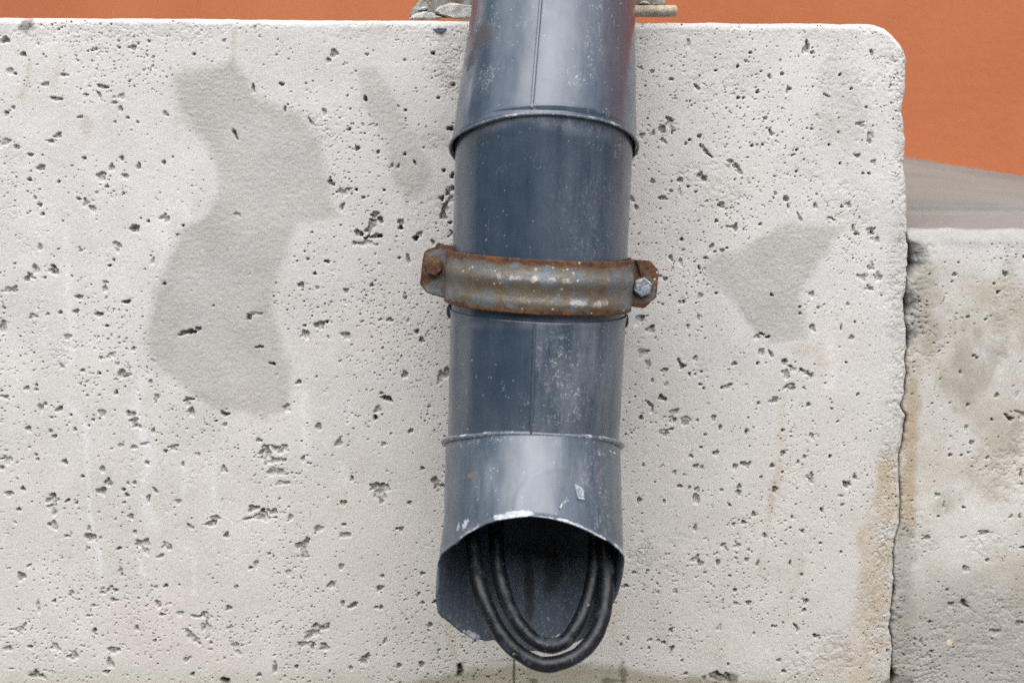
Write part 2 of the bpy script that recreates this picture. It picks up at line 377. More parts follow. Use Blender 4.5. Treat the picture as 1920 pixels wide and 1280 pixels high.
1607 615 2.5 9 8 7 d;1630 633 5 5 0 4;1625 571 4 4 0 3.5;1561 577 3.5 4 0 5;1643 740 3.5 4 0 6;1540 758 4 4 0 5;1589 766 3 3 0 5;1618 680 3 2.5 0 6 d;1639 604 3 2.5 0 5;1545 895 5 8 -10 4.5 r;1565 955 3 6 -30 8 d;1586 856 4 4 0 5;1620 908 9 8 20 6;1605 930 7 5 0 4 r;1640 895 4 6 -30 5;1568 1018 3.5 3 0 6;1615 1035 4 3 0 6;1527 1077 4 4 0 4;1685 90 4 8 -28 5;1613 134 3 4 0 7 d;1585 175 9 2.5 20 4.5;1676 198 4 3 0 4;1641 162 4 3 0 5;1607 246 2.5 2.5 0 6;1586 270 3 3 0 7 d;1611 306 3 3 0 7 d;1690 303 9 7 0 4.5 r;1648 291 7 2.5 25 4;1610 388 5 3 30 5 r;1625 383 8 5 0 3 r;1643 438 9 4 40 6 r;1636 428 3 8 -10 5 r;1676 432 10 8 0 3 r;1680 437 6 2 40 6;1500 165 3 6 0 4;1676 325 4 3 0 5;1588 410 8 3 20 3;1662 325 3.5 3 0 6;1653 290 5 3 0 3;1490 700 10 6 20 4 r;1655 520 10 8 0 3 r;1675 500 8 6 0 3 r;1690 520 8 9 0 3 r;1685 450 8 6 0 3 r;1668 540 9 8 0 3 r;1660 230 10 6 0 3 r;1680 255 8 10 0 3 r
"""
PITS2 = """
1764 516 4.5 4 0 5;1898 478 8 6 20 5;1911 485 5 3 0 7 d;1889 483 3 4 0 6;1860 515 7 4 45 4.5;1911 541 3 6 0 8 d;1850 549 4 4 0 4;1843 533 3 2.5 0 5;1908 646 4 7 0 5.5;1858 780 5 3 50 6;1865 787 7 5 40 8 d;1845 743 4.5 5 0 3.5;1774 699 3 4 -20 6;1801 668 3.5 3 0 5;1808 672 3 3 0 5;1791 595 3 3 0 5;1826 600 3 3 0 5;1735 660 3 3 0 4;1796 760 3 4 0 5;1785 802 4 4 0 5;1798 832 5 4 0 4;1763 855 4 4 0 5;1913 838 6 3 0 7;1830 788 3 3 0 6;1883 740 4 6 0 3 r;1895 780 14 8 0 3 r;
1733 930 5 5 0 4 r;1745 950 3 9 0 3 r;1736 970 2.5 2.5 0 7 d;1783 953 3.5 3 0 6;1908 1028 11 3 8 8 d;1769 1134 6 5 0 5;1791 1130 7 6 20 6;1797 1137 8 3 20 7;1731 1167 4 3 0 7;1795 1067 5 8 -40 5 r;1836 1052 4 4 0 6;1727 1223 4.5 3 0 6;1698 1200 6 3 30 5 r;1708 1203 3 6 0 4;1900 1170 10 7 0 4 r;1850 1185 12 5 0 3 r;1860 1130 10 6 0 3 r;1784 855 3 3 0 5;1834 860 3 4 0 5;1872 970 5 5 0 5 r;1888 967 3 7 0 6 r;1830 1000 12 4 0 3 r;1790 1010 8 4 0 3 r;1895 890 4 8 0 4 r;1720 1010 9 4 0 3 r
"""


def parse(txt):
    out = []
    for rec in txt.replace('\n', '').split(';'):
        rec = rec.split()
        if len(rec) < 6:
            continue
        k = rec[6] if len(rec) > 6 else ''
        out.append([float(q) for q in rec[:6]] + [k])
    return out


def stamp_pits(Xc, Zc, H, SPALL_SHADE, pits, keep=None, seed=1):
    """Xc (cols), Zc (rows, ascending) approximate coordinates; H depth inwards (m); SPALL_SHADE mask for bare paste and painted pit shade"""
    r = np.random.default_rng(seed)
    for (x, z, a, b, rot, dep, kind) in pits:
        rad = max(a, b) * 1.5
        c0, c1 = np.searchsorted(Xc, [x - rad, x + rad])
        r0, r1 = np.searchsorted(Zc, [z - rad, z + rad])
        if c1 - c0 < 1 or r1 - r0 < 1:
            continue
        X, Z = np.meshgrid(Xc[c0:c1] - x, Zc[r0:r1] - z)
        ca, sa = cos(rot), sin(rot)
        u = (X * ca + Z * sa) / a
        v = (-X * sa + Z * ca) / b
        q = np.hypot(u, v)
        th = np.arctan2(v, u)
        ph = r.random(4) * 6.28
        am = 0.16 if kind != 'r' else 0.24
        wob = 1 + am * np.sin(2 * th + ph[0]) * r.random() + am * np.sin(3 * th + ph[1]) + 0.55 * am * np.sin(5 * th + ph[2])
        if kind == 'r':
            wob = wob * 0.92 + 0.9 * fbm(X + x, Z + z, 230, 3, seed=5)
        elif max(a, b) > 0.0022:
            wob = wob + 0.35 * fbm(X + x, Z + z, 320, 2, seed=6)
        q = q / np.clip(wob, 0.35, 2)
        edge = (0.80 if a > 0.0017 else 0.62) if kind == '' else (0.6 if kind == 'd' else 0.86)
        m = 1 - sstep(edge, 1.02, q)
        floor = 1.0
        if kind == 'r':
            floor = np.clip(0.62 + 1.0 * fbm(X + x, Z + z, 300, 3, seed=8), 0.12, 1.5)
        elif kind == '':
            # the floor of a blow-hole is tilted and a little uneven
            tl = r.random(2) - 0.5
            floor = np.clip(0.85 + 0.35 * (u * tl[0] + v * (tl[1] + 0.3)) + 0.6 * fbm(X + x, Z + z, 380, 2, seed=9), 0.2, 1.5)
        d = dep * m * floor
        if keep is not None:
            d = d * keep[r0:r1, c0:c1]
        H[r0:r1, c0:c1] = np.maximum(H[r0:r1, c0:c1], d)
        if kind == '' and a > 0.0015:                      # grey paste tone, darkened to stand in for shade inside the hole
            SPALL_SHADE[r0:r1, c0:c1] = np.maximum(SPALL_SHADE[r0:r1, c0:c1], (1 - sstep(0.85, 1.0, q)) * (0.25 + 0.65 * r.random()))
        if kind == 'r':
            SPALL_SHADE[r0:r1, c0:c1] = np.maximum(SPALL_SHADE[r0:r1, c0:c1], m * (0.5 + 0.45 * r.random()))


def survey_pits(txt):
    out = []
    for x, y, a, b, rot, dep, k in parse(txt):
        wx, wz = wallxz(x, y)
        out.append((wx, wz, a * PXM * 1.0, b * PXM * 1.0, radians(-rot), dep * 0.001, k))
    return out


def random_pits(n, x0, x1, z0, z1, seed, dens):
    r = np.random.default_rng(seed)
    xs = x0 + (x1 - x0) * r.random(n)
    zs = z0 + (z1 - z0) * r.random(n)
    dn = dens(xs, zs)
    out = []
    for x, z, d in zip(xs, zs, dn):
        if r.random() > d:
            continue
        s = (0.9 + 1.5 * r.random() ** 2.5 + 2.2 * r.random() ** 14) * PXM
        asp = 0.75 + 0.6 * r.random()
        out.append((x, z, s * asp, s / asp, r.random() * 3.14, s * (1.3 + 1.6 * r.random()), 'd' if r.random() < .5 else ''))
    return out


def pinholes(H, xc, zc, n, xr, zr, keep, dens, seed):
    """pin-size air holes, one or two grid cells across"""
    r = np.random.default_rng(seed)
    x = xr[0] + (xr[1] - xr[0]) * r.random(n)
    z = zr[0] + (zr[1] - zr[0]) * r.random(n)
    ok = r.random(n) < dens(x, z)
    x, z = x[ok], z[ok]
    i = np.clip(np.searchsorted(zc, z), 1, len(zc) - 2)
    j = np.clip(np.searchsorted(xc, x), 1, len(xc) - 2)
    d = 0.0007 + 0.0030 * r.random(len(i)) ** 2
    if keep is not None:
        d = d * (keep[i, j] > 0.5)
    np.maximum.at(H, (i, j), d)
    big = r.random(len(i)) < 0.35
    np.maximum.at(H, (i[big], j[big] + 1), d[big])
    big2 = big & (r.random(len(i)) < 0.6)
    np.maximum.at(H, (i[big2] + 1, j[big2]), d[big2])
    np.maximum.at(H, (i[big2] + 1, j[big2] + 1), d[big2] * .8)


# ---- skim-coat repairs on the big block (outlines surveyed on the wall face)
PATCHES = [
    [(318, 140), (345, 125), (400, 122), (440, 112), (470, 150), (485, 180), (530, 195), (560, 205), (600, 255), (618, 330), (625, 375), (632, 405), (560, 420), (548, 450), (540, 480), (522, 530), (515, 580), (530, 640), (545, 690), (540, 760), (500, 785), (470, 775), (400, 765), (360, 735), (330, 710), (280, 680), (268, 640), (275, 590), (290, 540), (305, 500), (330, 450), (350, 420), (395, 395), (410, 340), (400, 310), (380, 270), (345, 240), (325, 190)],
    [(665, 130), (705, 125), (725, 160), (755, 210), (785, 245), (800, 290), (806, 330), (790, 360), (760, 375), (735, 345), (728, 300), (722, 260), (700, 220), (680, 180)],
    [(1306, 500), (1340, 480), (1392, 466), (1425, 446), (1470, 418), (1530, 412), (1585, 425), (1560, 455), (1537, 490), (1517, 530), (1505, 560), (1515, 600), (1510, 630), (1450, 640), (1412, 606), (1378, 562), (1338, 533)],
]
WHITE_RUNS = [([(122, 425), (126, 500), (130, 590), (132, 690)], 7), ([(128, 755), (160, 800), (167, 860), (166, 960), (185, 1020), (190, 1085)], 5), ([(268, 700), (255, 745), (262, 800), (278, 860), (272, 920), (292, 985)], 11),
              ([(350, 385), (310, 400), (305, 450)], 16), ([(570, 730), (568, 800), (572, 880)], 7), ([(362, 1030), (362, 1110)], 5), ([(345, 865), (345, 930)], 5), ([(655, 740), (652, 790)], 5), ([(640, 870), (655, 940)], 5), ([(400, 890), (402, 950)], 5), ([(255, 1040), (270, 1080)], 5), ([(1560, 640), (1556, 720)], 10)]
BROWN_RUNS = [([(1655, 880), (1650, 960), (1625, 1000), (1640, 1090), (1620, 1180), (1615, 1280)], 22, 0.85), ([(1680, 820), (1672, 960), (1660, 1080), (1655, 1200)], 12, 0.4), ([(1570, 1235), (1640, 1270)], 30, 0.3), ([(1705, 720), (1712, 800), (1705, 900), (1712, 960)], 10, 0.8), ([(1470, 740), (1462, 860), (1452, 920), (1440, 1000), (1425, 1060)], 7, 0.5), ([(1505, 1050), (1480, 1130), (1465, 1170)], 7, 0.35), ([(1500, 660), (1530, 650), (1545, 680)], 13, 0.3),
              ([(55, 115), (52, 150), (38, 185)], 6, 0.4), ([(108, 95), (112, 130), (95, 160)], 7, 0.3), ([(160, 215), (160, 255)], 7, 0.35), ([(442, 65), (441, 105)], 4, 0.5), ([(329, 215), (333, 260)], 3, 0.5), ([(838, 1160), (850, 1230)], 8, 0.45), ([(1150, 1150), (1152, 1230)], 10, 0.3), ([(1345, 1200), (1350, 1260)], 9, 0.25), ([(1565, 245), (1540, 225)], 10, 0.25), ([(1690, 250), (1695, 300)], 7, 0.5), ([(690, 870), (560, 1040)], 18, 0.16), ([(1250, 1220), (1230, 1160)], 10, 0.2)]

OUTLINE = [(1703, 108), (1703, 122), (1697, 165), (1693, 186), (1698, 205), (1701, 228), (1699, 300), (1702, 360), (1702, 440), (1704, 470), (1701, 510), (1700, 545), (1696, 560), (1697, 600), (1703, 640), (1698, 665), (1699, 700), (1695, 740), (1688, 760), (1697, 780), (1693, 830), (1686, 862), (1689, 930), (1687, 985), (1680, 1008), (1674, 1040), (1677, 1090), (1670, 1150), (1668, 1180), (1674, 1220), (1670, 1280)]
_oz = [wallxz(*q)[1] for q in OUTLINE][::-1]
_ox = [wallxz(*q)[0] for q in OUTLINE][::-1]
Z_TOP_L = wallxz(0, 33)[1]
Z_TOP_R = wallxz(1640, 45)[1]
X_CH0, X_CH1 = wallxz(1625, 45)[0], wallxz(1703, 108)[0]
Z_CH1 = wallxz(1703, 108)[1]


def x_edge(z):
    return np.interp(z, _oz, _ox) + 0.0016 * fbm(z, z * 0 + 3, 110, 4, seed=3, gain=0.65)


def z_top(x):
    base = Z_TOP_L + (Z_TOP_R - Z_TOP_L) * (x + 0.393) / 0.672
    base = base + 0.0011 * fbm(x, x * 0 + 5, 30, 5, seed=2, gain=.62)
    t = np.clip((x - X_CH0) / (X_CH1 - X_CH0), 0, 1)
    drop = np.interp(t, [0, 0.22, 0.45, 0.62, 0.8, 0.92, 1.0], [0, 0.03, 0.12, 0.30, 0.56, 0.78, 1.0])
    return base + (Z_CH1 - base) * drop


GROUND_Z = -1.15


def tint_common(X, Z, SPALL_SHADE, RGH):
    n1 = fbm(X, Z, 9, 4, seed=21)
    n2 = fbm(X, Z, 45, 4, seed=22)
    n3 = fbm(X, Z, 3.0, 3, seed=23)
    col = np.empty(X.shape + (3,), np.float32)
    low = sstep(-0.12, -0.40, Z)                        # the lower face is a warmer, more weathered tone
    base = mix(np.array([.540, .524, .506]), np.array([.525, .498, .462]), low[..., None])
    f = 1 + 0.06 * n1 + 0.075 * n2 + 0.05 * n3
    col[:] = base * f[..., None]
    col = mix(col, np.array([.29, .288, .265]), (0.52 * SPALL_SHADE)[..., None])  # pits and spalls coloured darker: bare paste plus painted recess shade
    grime = sstep(0.0, 0.7, fbm(X, Z, 14, 5, seed=31, gain=.6) + 0.5 * RGH) * (0.17 + 0.4 * RGH)
    col = mix(col, np.array([.36, .35, .33]), grime[..., None])
    pink = sstep(0.25, 0.8, fbm(X, Z, 11, 3, seed=33)) * 0.22
    col = mix(col, np.array([.55, .49, .44]), pink[..., None])
    return col


def build_big_block():
    s = 0.00068
    xL = np.concatenate([-1.6 + np.linspace(0, 1, 22)[:-1] ** 0.6 * 1.05, np.arange(-0.55, -0.405, 0.0016), np.arange(-0.405, 0.335, s)])
    # columns are relative: the last one lands on the ragged right edge
    xref = xL[-1]
    X1 = xL
    zB = np.concatenate([GROUND_Z - 0.02 + np.linspace(0, 1, 20)[:-1] ** 0.6 * 0.57, np.arange(-0.60, -0.456, 0.0016), np.arange(-0.456, 0.0865, s)])
    zref = zB[-1]
    # survey coordinates for every grid vertex
    Zg = np.repeat(zB[:, None], len(X1), 1)
    Xg = np.repeat(X1[None, :], len(zB), 0)
    xe = x_edge(zB)
    k = np.clip((Xg - 0.0) / (xref - 0.0), 0, 1)        # only the right part is stretched to the edge
    Xw = Xg + (xe[:, None] - xref) * k ** 3
    zt = z_top(Xw)
    kz = np.clip((Zg - (-0.05)) / (zref + 0.05), 0, 1)
    Zw = Zg + (zt - zref) * kz ** 1.5
    H = np.zeros(Xg.shape)
    SPALL_SHADE = np.zeros(Xg.shape)
    # masks in wall coordinates
    wx = Xw + 0.0035 * fbm(Xw, Zw, 60, 5, seed=41, gain=.6)
    wz = Zw + 0.0035 * fbm(Xw, Zw, 60, 5, seed=42, gain=.6)
    patch = np.zeros(Xg.shape)
    for i, P in enumerate(PATCHES):
        pts = [wallxz(*q) for q in P]
        xs = [q[0] for q in pts]
        zs = [q[1] for q in pts]
        c0, c1 = np.searchsorted(X1, [min(xs) - .03, max(xs) + .03])
        r0, r1 = np.searchsorted(zB, [min(zs) - .03, max(zs) + .03])
        sdf = poly_sdf(wx[r0:r1, c0:c1], wz[r0:r1, c0:c1], pts) + 0.0022 * fbm(Xw[r0:r1, c0:c1], Zw[r0:r1, c0:c1], 170, 4, seed=45, gain=.65)
        fe = 0.0015 + 0.010 * vnoise(Xw[r0:r1, c0:c1] * 25, Zw[r0:r1, c0:c1] * 25, 4)
        strength = (1.0, 0.95, 0.95)[i]
        pm = strength * (1 - sstep(-fe, 0.0028, sdf - 0.0012)) * (0.74 + 0.26 * sstep(-0.4, 0.3, fbm(Xw[r0:r1, c0:c1], Zw[r0:r1, c0:c1], 26, 4, seed=43)))
        patch[r0:r1, c0:c1] = np.maximum(patch[r0:r1, c0:c1], pm)
    dr = np.maximum(xe[:, None] - Xw, 0)
    dt = np.maximum(zt - Zw, 0)
    rough = np.zeros(Xg.shape)
    rough = np.maximum(rough, 0.55 * sstep(0.020, 0.002, dt + 0.01 * fbm(Xw, Zw, 30, 3, seed=51)))
    rough = np.maximum(rough, 0.8 * sstep(0.028, 0.004, dr + 0.016 * fbm(Xw, Zw, 35, 3, seed=52)))
    nz53 = 0.5 * fbm(Xw, Zw, 55, 3, seed=53)
    for (px, py, ra, rb, st) in [(1200, 1040, 36, 40, .9), (1275, 1012, 34, 16, .7), (1260, 1070, 34, 20, .5), (1580, 200, 70, 90, .5), (1350, 130, 90, 60, .3), (850, 120, 42, 70, .8), (815, 60, 40, 25, .5), (1560, 1230, 70, 50, .8), (1500, 1260, 60, 30, .7), (800, 380, 40, 60, .35), (1340, 350, 70, 60, .4), (1640, 1150, 40, 130, .5), (60, 60, 60, 25, .4), (30, 295, 30, 25, .4), (160, 240, 18, 22, .5), (820, 265, 35, 14, .8), (1600, 350, 80, 90, .35)]:
        cx, cz = wallxz(px, py)
        q = np.hypot((Xw - cx) / (ra * PXM), (Zw - cz) / (rb * PXM)) + nz53
        rough = np.maximum(rough, st * (1 - sstep(0.55, 1.15, q)))
    rough = rough * (1 - 0.8 * np.clip(patch, 0, 1))
    keep = 1 - np.clip(patch * 1.05, 0, 1)

    def dens(x, z):
        d = 0.12 + 1.5 * np.clip(fbm(x, z, 22, 4, seed=61) + 0.08, 0, 1)
        return np.clip(d, 0, 1)
    pinholes(H, X1, zB, 30000, (-0.56, 0.33), (-0.60, 0.088), keep, dens, 14)
    rp = random_pits(8000, -0.56, 0.33, -0.60, 0.088, 11, dens)
    stamp_pits(X1, zB, H, SPALL_SHADE, rp, keep, 3)
    stamp_pits(X1, zB, H, SPALL_SHADE, survey_pits(PITS), None, 4)
    rg = fbm(Xw, Zw, 240, 4, seed=71, gain=0.6)
    crag = np.abs(fbm(Xw, Zw, 150, 3, seed=72))
    crag2 = np.abs(fbm(Xw, Zw, 330, 2, seed=78))
    H += rough * (0.0007 * np.clip(rg + 0.15, -0.3, 1) + 0.0012 * sstep(0.14, 0.01, crag) * vnoise(Xw * 60, Zw * 60, 9) + 0.0010 * sstep(0.16, 0.0, crag2) * sstep(0.4, 0.7, vnoise(Xw * 130, Zw * 130, 10)))
    # hairline pitting of the whole skin, in drifts
    H += 0.0006 * sstep(0.12, 0.0, crag2) * sstep(0.52, 0.72, vnoise(Xw * 110, Zw * 110, 12)) * sstep(0.0, 0.5, fbm(Xw, Zw, 18, 3, seed=79)) * keep
    H += 0.00012 * fbm(Xw, Zw, 420, 2, seed=73) * (1 + 0.6 * patch)
    H += 0.00022 * fbm(Xw * 0.8, Zw * 1.2, 640, 2, seed=75) * patch
    H += 0.0009 * fbm(Xw, Zw, 12, 3, seed=74) - 0.0003 * patch
    # cold joint below the spout
    cx, cz = wallxz(964, 1236)
    jx = cx + 0.0006 * fbm(Zw, Zw * 0, 90, 2, seed=76)
    below = sstep(cz + 0.001, cz - 0.002, Zw)
    H += below * (0.004 * np.exp(-((Xw - jx) / 0.0007) ** 2) + 0.0010 * (Xw < jx) * sstep(jx - 0.03, jx, Xw))
    # arris rounding
    def rnd(d, r):
        t = np.clip(1 - d / r, 0, 1)
        return r * (1 - np.sqrt(np.maximum(1 - t * t, 0)))
    r_top = 0.0045 + 0.0025 * vnoise(Xw * 22, Xw * 0, 81)
    r_rt = 0.0022 + 0.0045 * vnoise(Zw * 45, Zw * 0, 82) * vnoise(Zw * 130, Zw * 0, 84) + 0.003 * sstep(-0.08, -0.05, Zw)
    H *= (sstep(-0.565, -0.545, Xg) * sstep(-0.615, -0.595, Zg))
    Yw = H + rnd(dt, r_top) + rnd(dr, r_rt)
    # sides: wrap the top row and the right column back to the rear face
    col = tint_common(Xw, Zw, SPALL_SHADE, rough)
    col = mix(col, np.array([.358, .342, .324]) * (1 + 0.12 * fbm(Xw, Zw, 70, 4, seed=24) + 0.10 * fbm(Xw, Zw, 11, 4, seed=25))[..., None], (0.86 * np.clip(patch, 0, 1))[..., None])
    nz26 = 1.1 * fbm(Xw, Zw, 130, 4, seed=26)
    brk = sstep(-0.25, 0.45, fbm(Xw, Zw * 0.5, 150, 4, seed=35, gain=.6))
    nz27 = 1.3 * fbm(Xw, Zw * 0.7, 75, 5, seed=27, gain=.6)

    def run(col, pts, w, a, c, nz, lo, hi):
        P = [wallxz(*q) for q in pts]
        mg = 3 * w * PXM + 0.012
        c0, c1 = np.searchsorted(X1, [min(q[0] for q in P) - mg, max(q[0] for q in P) + mg])
        r0, r1 = np.searchsorted(zB, [min(q[1] for q in P) - mg, max(q[1] for q in P) + mg])
        sl = (slice(r0, r1), slice(c0, c1))
        d = seg_dist(wx[sl], wz[sl], P)
        mk = (1 - sstep(lo, hi, d / (w * PXM) + nz[sl])) * a
        mk = mk * (0.5 + 0.5 * brk[sl])
        col[sl] = mix(col[sl], np.array(c), mk[..., None])
    for pts, w in WHITE_RUNS:
        run(col, pts, w, 0.6, (.67, .68, .70), nz26, -0.9, 1.9)
    for pts, w, a in BROWN_RUNS:
        run(col, pts, w * 1.15, min(a * 1.15, 1), (.38, .31, .215), nz27, -0.4, 1.7)
    # olive algae film where the spout drips, with near-black lichen in it
    q1 = wallxz(850, 1243)[0]
    q2 = wallxz(1320, 1262)[0]
    zl = np.interp(Xw, [wallxz(p, 1240)[0] for p in (600, 760, 850, 885, 960, 1140, 1200, 1300, 1430, 1600)], [wallxz(1000, y)[1] for y in (1300, 1274, 1262, 1250, 1246, 1245, 1254, 1266, 1276, 1300)])
    al = sstep(-0.004, 0.006, zl - Zw + 0.0045 * fbm(Xw, Zw, 55, 5, seed=28, gain=.6)) * 0.8
    al = al * (0.3 + 0.7 * np.exp(-np.maximum(zl - Zw, 0) / 0.05))
    al = np.maximum(al, 0.22 * sstep(wallxz(960, 1235)[1], wallxz(960, 1285)[1], Zw + 0.004 * fbm(Xw, Zw, 40, 3, seed=30)))
    col = mix(col, np.array([.24, .215, .14]) * (1 + 0.25 * fbm(Xw, Zw, 50, 3, seed=29))[..., None], al[..., None])
    nz34 = 0.8 * fbm(Xw, Zw, 110, 3, seed=34)
    for (px, py, ra, rb) in [(863, 1257, 9, 17), (1168, 1262, 12, 26), (1345, 1267, 16, 12), (1370, 1270, 16, 12), (66, 1262, 14, 9), (421, 1275, 12, 10), (1000, 1275, 14, 6), (1670, 1278, 14, 8), (52, 48, 20, 14), (1155, 1275, 30, 6)]:
        cx, cz = wallxz(px, py)
        q = np.hypot((Xw - cx) / (ra * PXM), (Zw - cz) / (rb * PXM)) + nz34
        col = mix(col, np.array([.085, .08, .06]), (0.7 * (1 - sstep(0.4, 1.1, q)))[..., None])
    nr, nc = Xg.shape
    V = np.stack([Xw, Yw, Zw], -1)
    depth = 0.30
    ext = list(0.004 + (depth - 0.004) * np.linspace(0, 1, 40) ** 1.3)
    xs_ = np.interp(zB, zB[::40], xe[::40])
    # extra columns to the right (side face)
    cols = [V]
    ccol = [col]
    lastc = V[:, -1:, :]
    for e in ext:
        q = lastc.copy()
        q[..., 1] = np.maximum(q[..., 1], 0) + e
        fl = min(e / 0.02, 1.0)
        q[..., 0] = q[..., 0] * (1 - fl) + (xs_[:, None] - 0.0005) * fl + np.where(q[..., 2] > Z_CH1 - 0.002, 0, fl) * 0.0012 * fbm(q[..., 2], q[..., 2] * 0 + e, 90, 4, seed=83) - 0.003 * e
        cols.append(q)
        ccol.append(col[:, -1:, :])
    V = np.concatenate(cols, 1)
    col = np.concatenate(ccol, 1)
    rows = [V]
    crow = [col]
    lastr = V[-1:, :, :]
    for e in ext:
        q = lastr.copy()
        q[..., 1] = np.minimum(np.maximum(q[..., 1], 0) + e, depth)
        q[..., 2] -= 0.001
        rows.append(q)
        crow.append(col[-1:, :, :])
    V = np.concatenate(rows, 0)
    col = np.concatenate(crow, 0)
    NR, NC = V.shape[:2]
    pm = np.zeros((NR, NC))
    pm[:nr, :nc] = patch
    Q = grid_quads(NR, NC)
    fm = (pm.ravel()[Q].mean(1) > 0.40)
    me = np_mesh('concrete_block', V.reshape(-1, 3), Q[~fm])
    cattr(me, 'tint', col.reshape(-1, 3))
    block = link('concrete_block', me, CONC)
    tag(block, 'tall pale pitted concrete block with clipped corner, behind the blue downpipe', 'concrete wall')
    # drop the vertices that only the patches use, then make each repair its own part
    fc = V.reshape(-1, 3)[Q].mean(1)
    labs = ('long wavy grey skim coat repair on the left', 'narrow slanting grey skim coat smear', 'wedge shaped grey skim coat repair on the right')
    bounds = [(-0.40, -0.115), (-0.115, -0.02), (0.10, 0.30)]
    for lab, (b0, b1) in zip(labs, bounds):
        sel = fm & (fc[:, 0] >= b0) & (fc[:, 0] < b1)
        q = Q[sel]
        if not len(q):
            continue
        ids, inv = np.unique(q.ravel(), return_inverse=True)
        mp = np_mesh('skim_coat_patch', V.reshape(-1, 3)[ids], inv.reshape(-1, 4))
        cattr(mp, 'tint', col.reshape(-1, 3)[ids])
        tag(link('skim_coat_patch', mp, CONC, block), lab)
    return block


def build_low_block():
    s = 0.00072
    z_t = -0.0757
    rr = 0.011
    # profile along arc length: front face upwards, rounded nose, top towards the rear
    zf = np.concatenate([GROUND_Z - 0.02 + np.linspace(0, 1, 20)[:-1] ** 0.6 * 0.57, np.arange(-0.60, -0.456, 0.0016), np.arange(-0.456, z_t - rr, s)])
    prof = [(0.0, z, -1.0, 0.0) for z in zf]
    for a in np.linspace(0, pi / 2, 26)[1:]:
        prof.append((rr - rr * cos(a), z_t - rr + rr * sin(a), -cos(a), sin(a)))
    for y in np.concatenate([np.arange(rr + 0.0014, 0.075, 0.0014), np.arange(0.075, 0.212, 0.0022)]):
        prof.append((y, z_t + 0.02 * (y - rr), 0.0, 1.0))
    prof = np.array(prof)
    arc = np.concatenate([[0], np.cumsum(np.hypot(np.diff(prof[:, 0]), np.diff(prof[:, 1])))])
    arc = arc - arc[len(zf) - 1] + zf[-1]                # arc coordinate continues z
    xr = np.concatenate([np.arange(0.0, 0.150, s), 0.150 + np.arange(0.0016, 0.12, 0.0016), 0.27 + np.linspace(0.01, 1, 20) ** 1.6 * 1.2])
    nr, nc = len(prof), len(xr)
    S = np.repeat(arc[:, None], nc, 1)
    zc = np.minimum(prof[:, 1], -0.0757)
    gap = 0.0004 + 0.0016 * np.clip(fbm(arc, arc * 0 + 2, 40, 3, seed=91), 0, 1)
    for (py, w, g) in [(478, 20, 0.0032), (500, 12, 0.004), (575, 22, 0.0036), (635, 18, 0.002), (790, 10, 0.0012), (1110, 14, 0.0018), (1270, 14, 0.004)]:
        zz = wallxz(1700, py)[1]
        gap += g * np.exp(-((arc - zz) / (w * PXM)) ** 2)
    x0 = x_edge(zc) + gap + 0.0006
    Xw = x0[:, None] + xr[None, :]
    H = np.zeros((nr, nc))
    SPALL_SHADE = np.zeros((nr, nc))
    xc = 0.302 + xr
    rough = np.zeros((nr, nc))
    fr = 1 - sstep(zf[-1], zf[-1] + 0.004, S)
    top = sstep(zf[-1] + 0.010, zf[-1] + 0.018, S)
    nz92 = 0.6 * fbm(Xw, S, 45, 4, seed=92)
    for (px, py, ra, rb, st) in [(1720, 560, 40, 120, .9), (1735, 640, 40, 50, .7), (1890, 560, 30, 110, .5), (1880, 880, 50, 90, .6), (1830, 1180, 110, 90, .75), (1850, 1020, 60, 40, .6), (1725, 1000, 40, 60, .5), (1900, 1270, 60, 50, .8), (1720, 1250, 60, 50, .7), (1725, 480, 22, 30, .9)]:
        cx, cz = wallxz(px, py)
        q = np.hypot((Xw - cx) / (ra * PXM), (S - cz) / (rb * PXM)) + nz92
        rough = np.maximum(rough, st * (1 - sstep(0.5, 1.2, q)))
    rough = np.maximum(rough, 0.8 * sstep(0.012, 0.002, xr[None, :] + 0.01 * fbm(Xw, S, 60, 3, seed=93)) * fr)
    rough = np.maximum(rough, 0.5 * top)
    pinholes(H, xc, arc, 7500, (0.30, 0.60), (-0.60, zf[-1]), None, lambda x, z: np.clip(0.3 + 0.9 * fbm(x, z, 16, 3, seed=94), 0, 1), 15)
    rp = random_pits(2300, 0.30, 0.60, -0.60, zf[-1], 12, lambda x, z: np.clip(0.25 + 0.9 * fbm(x, z, 16, 3, seed=94), 0, 1))
    stamp_pits(xc, arc, H, SPALL_SHADE, rp, None, 5)
    stamp_pits(xc, arc, H, SPALL_SHADE, survey_pits(PITS2), None, 6)
    rg = fbm(Xw, S, 240, 4, seed=95, gain=0.6)
    crag = np.abs(fbm(Xw, S, 140, 3, seed=96))
    crag2 = np.abs(fbm(Xw, S, 330, 2, seed=88))
    H += rough * (0.0007 * np.clip(rg + 0.15, -0.3, 1) + 0.0012 * sstep(0.14, 0.01, crag) * vnoise(Xw * 60, S * 60, 19) + 0.0010 * sstep(0.16, 0.0, crag2) * sstep(0.4, 0.7, vnoise(Xw * 130, S * 130, 20)))
    H += 0.00013 * fbm(Xw, S, 380, 3, seed=97)
    H += 0.0011 * fbm(Xw, S, 14, 3, seed=98)
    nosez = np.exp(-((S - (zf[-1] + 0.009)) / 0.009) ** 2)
    H += nosez * (0.0016 * fbm(Xw, S, 60, 4, seed=85) + 0.0012 * np.clip(fbm(Xw, S, 120, 3, seed=86), 0, 1))
    # crack across the top, a hand's breadth behind the nose
    sc = arc[-1] - 0.048
    cl = sc + 0.004 - 0.05 * (xr - 0.03) + 0.004 * fbm(Xw, Xw * 0, 60, 4, seed=99)
    wdt = 0.0012 + 0.0030 * np.exp(-((xr[None, :] - 0.075) / 0.035) ** 2)
